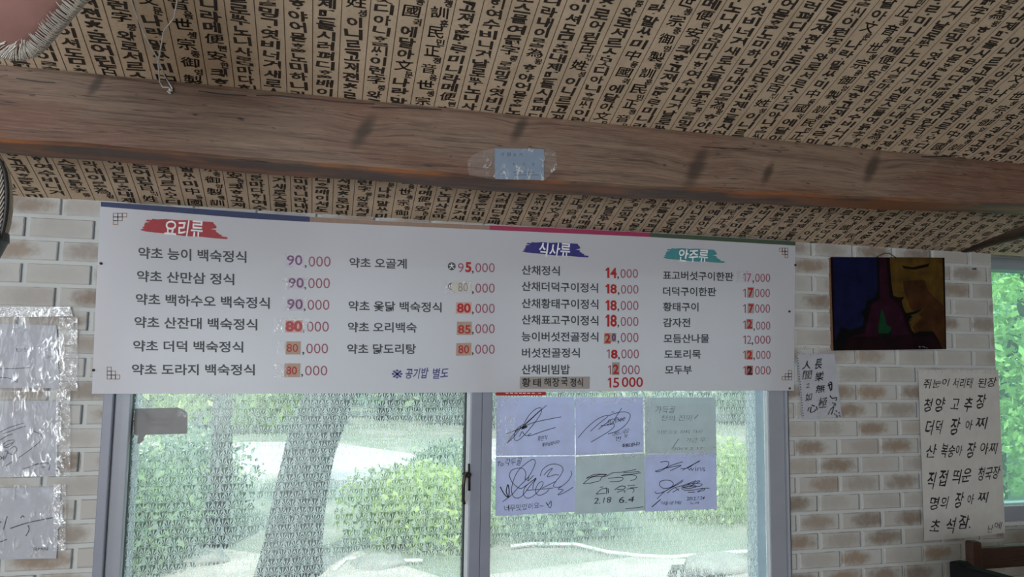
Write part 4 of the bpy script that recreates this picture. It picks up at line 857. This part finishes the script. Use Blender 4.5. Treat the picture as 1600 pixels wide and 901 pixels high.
b = MB(); ct = c0+UP*.165; b.tube([ct, np.array([ct[0], ct[1], ZW-SL*ct[1]+.01])], .004); obj('lamp_cord', b, M['nail'], lamp)
# second, thread wound lantern lower down
YLn = -1.15; cc = PY(-50, 322, YLn); rr = abs(PY(15, 322, YLn)[0]-cc[0]); hz = (PY(-50, 236, YLn)[2]-PY(-50, 322, YLn)[2])
lan = empty('thread_lantern', cc-np.array([0, 0, hz]), 'silvery thread wound lantern with black base at the far left edge', 'lamp')
b = MB(); pf = [(rr*.55, -hz*.98), (rr*.86, -hz*.75), (rr*.98, -hz*.3), (rr, 0), (rr*.97, hz*.35), (rr*.84, hz*.75), (rr*.5, hz*.98)]
b.lathe(pf, cc, 0, 32); obj('lantern_shade', b, plain('silvery_cloth', (.42, .41, .38), .5), lan, smooth=True)
b = MB()
for k in range(70):
    a0 = 2*math.pi*k/70; pts = []
    for zf in np.linspace(-.93, .93, 9):
        r_ = np.interp(zf*hz, [p[1] for p in pf], [p[0] for p in pf])+.0008; an = a0+zf*.9; pts.append((cc[0]+r_*math.cos(an), cc[1]+r_*math.sin(an), cc[2]+zf*hz))
    b.tube(pts, .0011, 0, 4, False)
tag(obj('thread_wrap', b, M['thread'], lan), None, None, None, 'stuff')
b = MB(); b.lathe([(0, -hz*1.06), (rr*.5, -hz*1.05), (rr*.80, -hz*.92), (rr*.97, -hz*.62), (rr*1.01, -hz*.60), (rr*.99, -hz*.45)], cc, 0, 32)
for k in range(4):
    an = math.radians(-14+90*k); pts = []
    for zf in np.linspace(-.6, .98, 10):
        r_ = np.interp(zf*hz, [p[1] for p in pf], [p[0] for p in pf])+.003; pts.append((cc[0]+r_*math.cos(an), cc[1]+r_*math.sin(an), cc[2]+zf*hz))
    b.tube(pts, .004, 0, 6)
obj('black_frame', b, M['nail'], lan, smooth=True)
b = MB(); b.tube([cc+np.array([0, 0, hz*.9]), np.array([cc[0], cc[1], ZW-SL*YLn+.01])], .003); obj('lamp_cord', b, M['nail'], lan)

# ---------------------------------------------------------------- chairs at the lower right
M['red_wood'] = wood_mat('red_brown_chair_wood', (.018, .005, .002), (.042, .012, .005), (.06, .018, .007), (.05, .015, .006))
M['black_pad'] = plain('black_leatherette', (.004, .004, .005), .8, .2, 40, **{'Specular IOR Level': .15})
YCh = -.28; tl = PY(1521, 844, YCh); xl = PY(1513, 860, YCh)[0]; pw = PY(1530, 860, YCh)[0]-xl; cw_ = .44
ch = empty('wooden_chair', (xl+cw_/2, YCh-.2, 0), 'red brown wooden chair with a slatted back against the brick wall', 'chair')
zt = tl[2]; zr = PY(1560, 853, YCh)[2]; zb = PY(1560, 886, YCh)[2]
for k, x in enumerate((xl, xl+cw_-pw)):
    b = MB(); b.hexa([(x, YCh-.03, 0), (x+pw, YCh-.03, 0), (x+pw, YCh+.03, 0), (x, YCh+.03, 0)], [(x, YCh-.018, zt), (x+pw*.95, YCh-.018, zt-.002), (x+pw*.95, YCh+.018, zt-.002), (x, YCh+.018, zt)])
    bevel(obj('back_post', b, M['red_wood'], ch), .009, 3)
    b = MB(); b.box((x, YCh-.30, 0), (x+pw, YCh-.26, .43)); bevel(obj('front_leg', b, M['red_wood'], ch), .004)
for z0_, z1_ in ((zb, zr), (zb-.16, zb-.10)):
    b = MB(); b.box((xl+pw*.8, YCh-.012, z0_), (xl+cw_-pw*.8, YCh+.012, z1_)); bevel(obj('back_rail', b, M['red_wood'], ch), .004)
b = MB(); b.box((xl, YCh-.31, .42), (xl+cw_, YCh+.0, .46)); bevel(obj('seat', b, M['red_wood'], ch), .01)
YK = -.62; k0 = PY(1482, 876, YK); k1 = PZ(1568, 903, k0[2]-.006); dk = k1-k0; dk[2] = 0; dk /= np.linalg.norm(dk); ek = np.array([-dk[1], dk[0], 0])
if ek[0] < 0: ek = -ek
bc = empty('black_chair', (k0+dk*.22+ek*.2)*np.array([1, 1, 0]), 'black padded chair whose backrest corner shows at the bottom right', 'chair')
zz = k0[2]
b = MB(); b.slab([k0+np.array([0, 0, -.42]), k0, k0+dk*.03+np.array([0, 0, .002]), k0+dk*.05+np.array([0, 0, -.006]), k0+dk*.42+np.array([0, 0, -.006]), k0+dk*.45+np.array([0, 0, -.02]), k0+dk*.45+np.array([0, 0, -.42])], ek*.05)
bevel(obj('backrest', b, M['black_pad'], bc), .006)
b = MB(); q = [k0+dk*.06, k0+dk*.45, k0+dk*.45+ek*.42, k0+dk*.06+ek*.42]; b.hexa([(p[0], p[1], .40) for p in q], [(p[0], p[1], .47) for p in q]); bevel(obj('seat', b, M['black_pad'], bc), .015, 3)
for p in (k0+dk*.08+ek*.03, k0+dk*.42+ek*.03, k0+dk*.42+ek*.39, k0+dk*.08+ek*.39):
    b = MB(); b.tube([(p[0], p[1], 0), (p[0], p[1], .42)], .014); obj('leg', b, M['bronze'], bc)

# ---------------------------------------------------------------- outdoors
t = NT('garden_ground'); c = t.coord(); n1 = t.noise(c, .9, 5); n2 = t.noise(c, 7, 5)
gc = t.ramp(n1, [(.35, (.10, .125, .10)), (.5, (.15, .165, .14)), (.62, (.24, .22, .215))]); gc = t.mix(t.math('MULTIPLY', t.smooth(n2, .45, .7), .4), gc, (.14, .15, .09, 1))
mb = MB(); mb.box((-30, .34, -.2), (45, 60, 0)); struct(obj('ground', mb, t.finish(t.bsdf(gc, .9))))
M['stone'] = plain('garden_stone', (.20, .19, .19), .85, .15, 6)
M['concrete'] = plain('pale_concrete', (.38, .355, .365), .8, .08, 5)
mb = MB(); up = lambda pts: [PZ(x, y, .02) for x, y in pts]
mb.slab(up([(-200, 690), (430, 690), (520, 691), (640, 708), (700, 700), (760, 686), (1000, 676), (1000, 700), (740, 724), (690, 738), (560, 752), (430, 738), (-200, 742)]), (0, 0, -.02))
struct(obj('garden_path', mb, M['concrete']))
mb = MB(); mb.slab(up([(150, 852), (300, 850), (430, 868), (500, 905), (480, 960), (0, 960)]), (0, 0, -.02)); mb.slab(up([(1050, 882), (1130, 878), (1200, 905), (1220, 960), (1010, 960)]), (0, 0, -.02)); mb.slab(up([(430, 880), (560, 860), (700, 905), (1000, 868), (1180, 880), (1000, 960), (430, 960)]), (0, 0, -.025))
struct(obj('stone_paving', mb, plain('stone_paving', (.31, .275, .265), .85, .2, 3)))
L1 = leaf_mat('fresh_leaves', (.16, .25, .09), (.30, .43, .15), (.56, .64, .28)); L2 = leaf_mat('deep_leaves', (.08, .13, .10), (.15, .24, .16), (.30, .42, .22)); L3 = leaf_mat('blue_green_leaves', (.10, .17, .15), (.19, .29, .24), (.42, .52, .30))
rg = np.random.default_rng(5)
def leaves(blobs, n, size):
    """n leaf quads scattered through ellipsoidal clumps"""
    vol = np.array([r[0]*r[1]*r[2] for _, r in blobs]); vol = vol/vol.sum(); V = []; 
    for (c, r), p in zip(blobs, vol):
        k = max(20, int(n*p)); d = rg.normal(size=(k, 3)); d /= np.linalg.norm(d, axis=1)[:, None]
        q = np.array(c)+d*np.array(r)*rg.uniform(.35, 1.05, (k, 1))**.6
        a = rg.normal(size=(k, 3)); a /= np.linalg.norm(a, axis=1)[:, None]; b = np.cross(a, rg.normal(size=(k, 3))); b /= np.linalg.norm(b, axis=1)[:, None]
        s = size*rg.uniform(.6, 1.3, (k, 1)); a *= s; b *= s*.5
        V.append(np.stack([q-a, q+b, q+a, q-b], 1).reshape(-1, 3))
    V = np.vstack(V); V[:, 2] = np.maximum(V[:, 2], .02); V[:, 1] = np.maximum(V[:, 1], .55)
    m = MB(); m.V = [tuple(p) for p in V.tolist()]; m.n = len(V); m.Fc = [(i, i+1, i+2, i+3) for i in range(0, len(V), 4)]; m.M = [0]*len(m.Fc); return m
def tree(nm, base, trunk, r, blobs, n, size, lm, lab, cat='tree', grp=None):
    o = empty(nm, (base[0], base[1], 0), lab, cat, grp)
    b = MB(); b.tube(trunk, r, 0, 14); obj('trunk', b, M['bark'], o, smooth=True)
    f = leaves(blobs, n, size); fo = obj('foliage', f, lm, o); fo['kind'] = 'stuff'; return o
def along(px, py, Y): return PY(px, py, Y)
# the leaning trunk seen through the left pane
YT1 = 3.0; tb = PY(452, 893, YT1); tp = [PY(x, y, YT1) for x, y in ((452, 893), (458, 850), (470, 770), (485, 700), (510, 630), (548, 540), (600, 430), (660, 300))]; tp[0][2] = 0
tree('leaning_tree', tb, tp, [.24, .205, .185, .18, .18, .165, .14, .10], [((tp[7][0], 3.2, 4.4), (1.6, 1.2, .9)), ((tp[7][0]-1.5, 3.4, 4.0), (1.2, 1.0, .7))], 5000, .06, L1, 'thick leaning tree trunk behind the left embossed pane')
shr = [(225, 800, 3.4, .7, .62, L2, 'dark shrub low at the left behind the left pane'), (285, 745, 4.6, .9, .8, L3, 'blue green shrub beyond the dark shrub, left of the leaning trunk'), (655, 815, 3.6, .8, .48, L1, 'bright yellow green shrub right of the leaning trunk'), (690, 770, 4.4, .7, .6, L3, 'small blue green bush close to the window stile'), (860, 815, 3.8, .9, .5, L3, 'low bush under the signed cards'), (1110, 790, 4.2, .9, .65, L1, 'fresh green bush behind the right part of the pane')]
for px, py, Y, rw, rh, lm, lab in shr:
    c = PY(px, py, Y); o = empty('garden_shrub', (c[0], Y, 0), lab, 'shrub', 'shrubs outside the window')
    f = leaves([((c[0]+rg.uniform(-.3, .3)*rw, Y+rg.uniform(-.2, .2), max(.3, c[2]*.6+rg.uniform(-.1, .1))), (rw*.6, .4, rh*.75)) for _ in range(5)], 5200, .034)
    fo = obj('foliage', f, lm, o); fo['kind'] = 'stuff'
    b = MB()
    for k in range(4): b.tube([(c[0]+(k-1.5)*.06, Y, 0), (c[0]+(k-1.5)*.2, Y, .4)], .012)
    obj('stem', b, M['bark'], o)
far = [(-120, 13.5, L2), (140, 15, L3), (330, 13, L1), (600, 15.5, L2), (790, 13.5, L3), (950, 15.5, L1), (1150, 14, L2), (1330, 15, L3)]
names = ['dark tree at the far left beyond the path', 'blue green tree left of the leaning trunk', 'light tree beyond the path behind the leaning trunk', 'dark tree right of the leaning trunk', 'distant blue green tree behind the window stile', 'light green tree behind the signed cards', 'dark tree behind the right pane edge', 'blue green tree hidden past the right window frame']
for (px, Y, lm), lab in zip(far, names):
    c = PY(px, 600, Y); x = c[0]
    tree('garden_tree', (x, Y), [(x, Y, 0), (x+.1, Y, 1.2), (x+.2, Y, 3)], [.16, .13, .08], [((x+rg.uniform(-1.2, 1.2), Y+rg.uniform(-.8, .8), zc_), (1.6, .8, .9)) for zc_ in (1.0, 1.4, 2.4, 2.8, 3.6, 4.2)], 5200, .16, lm, lab, 'tree', 'trees beyond the garden path')
for px, Y, lm, lab in ((1570, 4.2, L1, 'yellow green tree close outside the right window'), (1640, 5.6, L3, 'blue green tree behind the bright leaves of the right window'), (1500, 7.5, L3, 'distant tree seen at the left of the right window')):
    c = PY(px, 600, Y); x = c[0]
    tree('maple_tree', (x, Y), [(x+.15, Y+.3, 0), (x+.1, Y+.2, 1.0), (x+.3, Y, 2.2), (x+.4, Y, 3.2)], [.10, .07, .05, .03], [((x+rg.uniform(-.9, .9), Y+rg.uniform(-.7, .7), zc_), (1.0, .7, .45)) for zc_ in (.5, .9, 1.3, 1.7, 2.1, 2.6, 3.0)], 8000, .055, lm, lab, 'tree', 'trees outside the right window')
xb = PY(336, 850, 3.9)[0]
tree('young_tree', (xb, 3.9), [(xb, 3.9, 0), (xb+.02, 3.9, .6), (xb, 3.92, 1.25), (xb-.05, 3.9, 2.2), (xb-.1, 3.9, 3.2)], [.10, .085, .075, .06, .04], [((xb-.1, 3.9, 3.3), (.9, .7, .6)), ((xb-.5, 4.0, 2.9), (.6, .5, .4))], 3500, .05, L3, 'slim young tree left of the leaning trunk behind the left pane')
# far hedge that closes the view
mb = leaves([((x, 21+rg.uniform(-1, 1), z_), (2.4, 1.2, 1.9)) for x in np.arange(-12, 32, 2.8) for z_ in (1.2, 3.6)], 16000, .26)
hd = obj('woodland_edge', mb, L3); hd['kind'] = 'stuff'; tag(hd, 'dense green woodland edge closing the view behind the garden', 'trees')
# ropes and stones on the paving
b = MB()
b.tube([PZ(x, y, .03) for x, y in ((798, 853), (830, 849), (900, 850), (950, 862), (1000, 868), (1050, 870), (1120, 864), (1185, 860))], .014, 0, 8)
tag(obj('white_rope', b, M['bead'], smooth=True), 'white rope lying across the ground behind the right pane', 'rope')
b = MB(); b.tube([PZ(x, y, .03) for x, y in ((522, 890), (540, 874), (585, 868), (600, 876), (660, 875))], .014, 0, 8)
tag(obj('white_hose', b, M['bead'], smooth=True), 'white hose bending over the paving at the foot of the leaning trunk', 'hose')
def stone(px, py, r, lab):
    import bmesh
    p = PZ(px, py, 0); bm = bmesh.new(); bmesh.ops.create_icosphere(bm, subdivisions=3, radius=1)
    b = MB(); V = []
    for v in bm.verts:
        n_ = 1+.25*mnoise.noise(v.co*1.6+Vector((px, py, 0))); V.append((p[0]+v.co.x*r*n_, p[1]+v.co.y*r*.8*n_, max(0, .1*r+v.co.z*r*.35*n_)))
    b.add(V, [tuple(v.index for v in f.verts) for f in bm.faces]); bm.free()
    tag(obj('garden_stone', b, M['stone'], origin=p, smooth=True), lab, 'stone', 'pale stones in the garden')
stone(225, 870, .28, 'pale stone low in the left corner of the left pane'); stone(310, 880, .22, 'pale stone left of the leaning trunk'); stone(590, 885, .2, 'pale stone right of the leaning trunk'); stone(1120, 890, .26, 'pale stone under the white rope at the right')
print('verts', sum(len(o.data.vertices) for o in S.objects if o.type == 'MESH'))
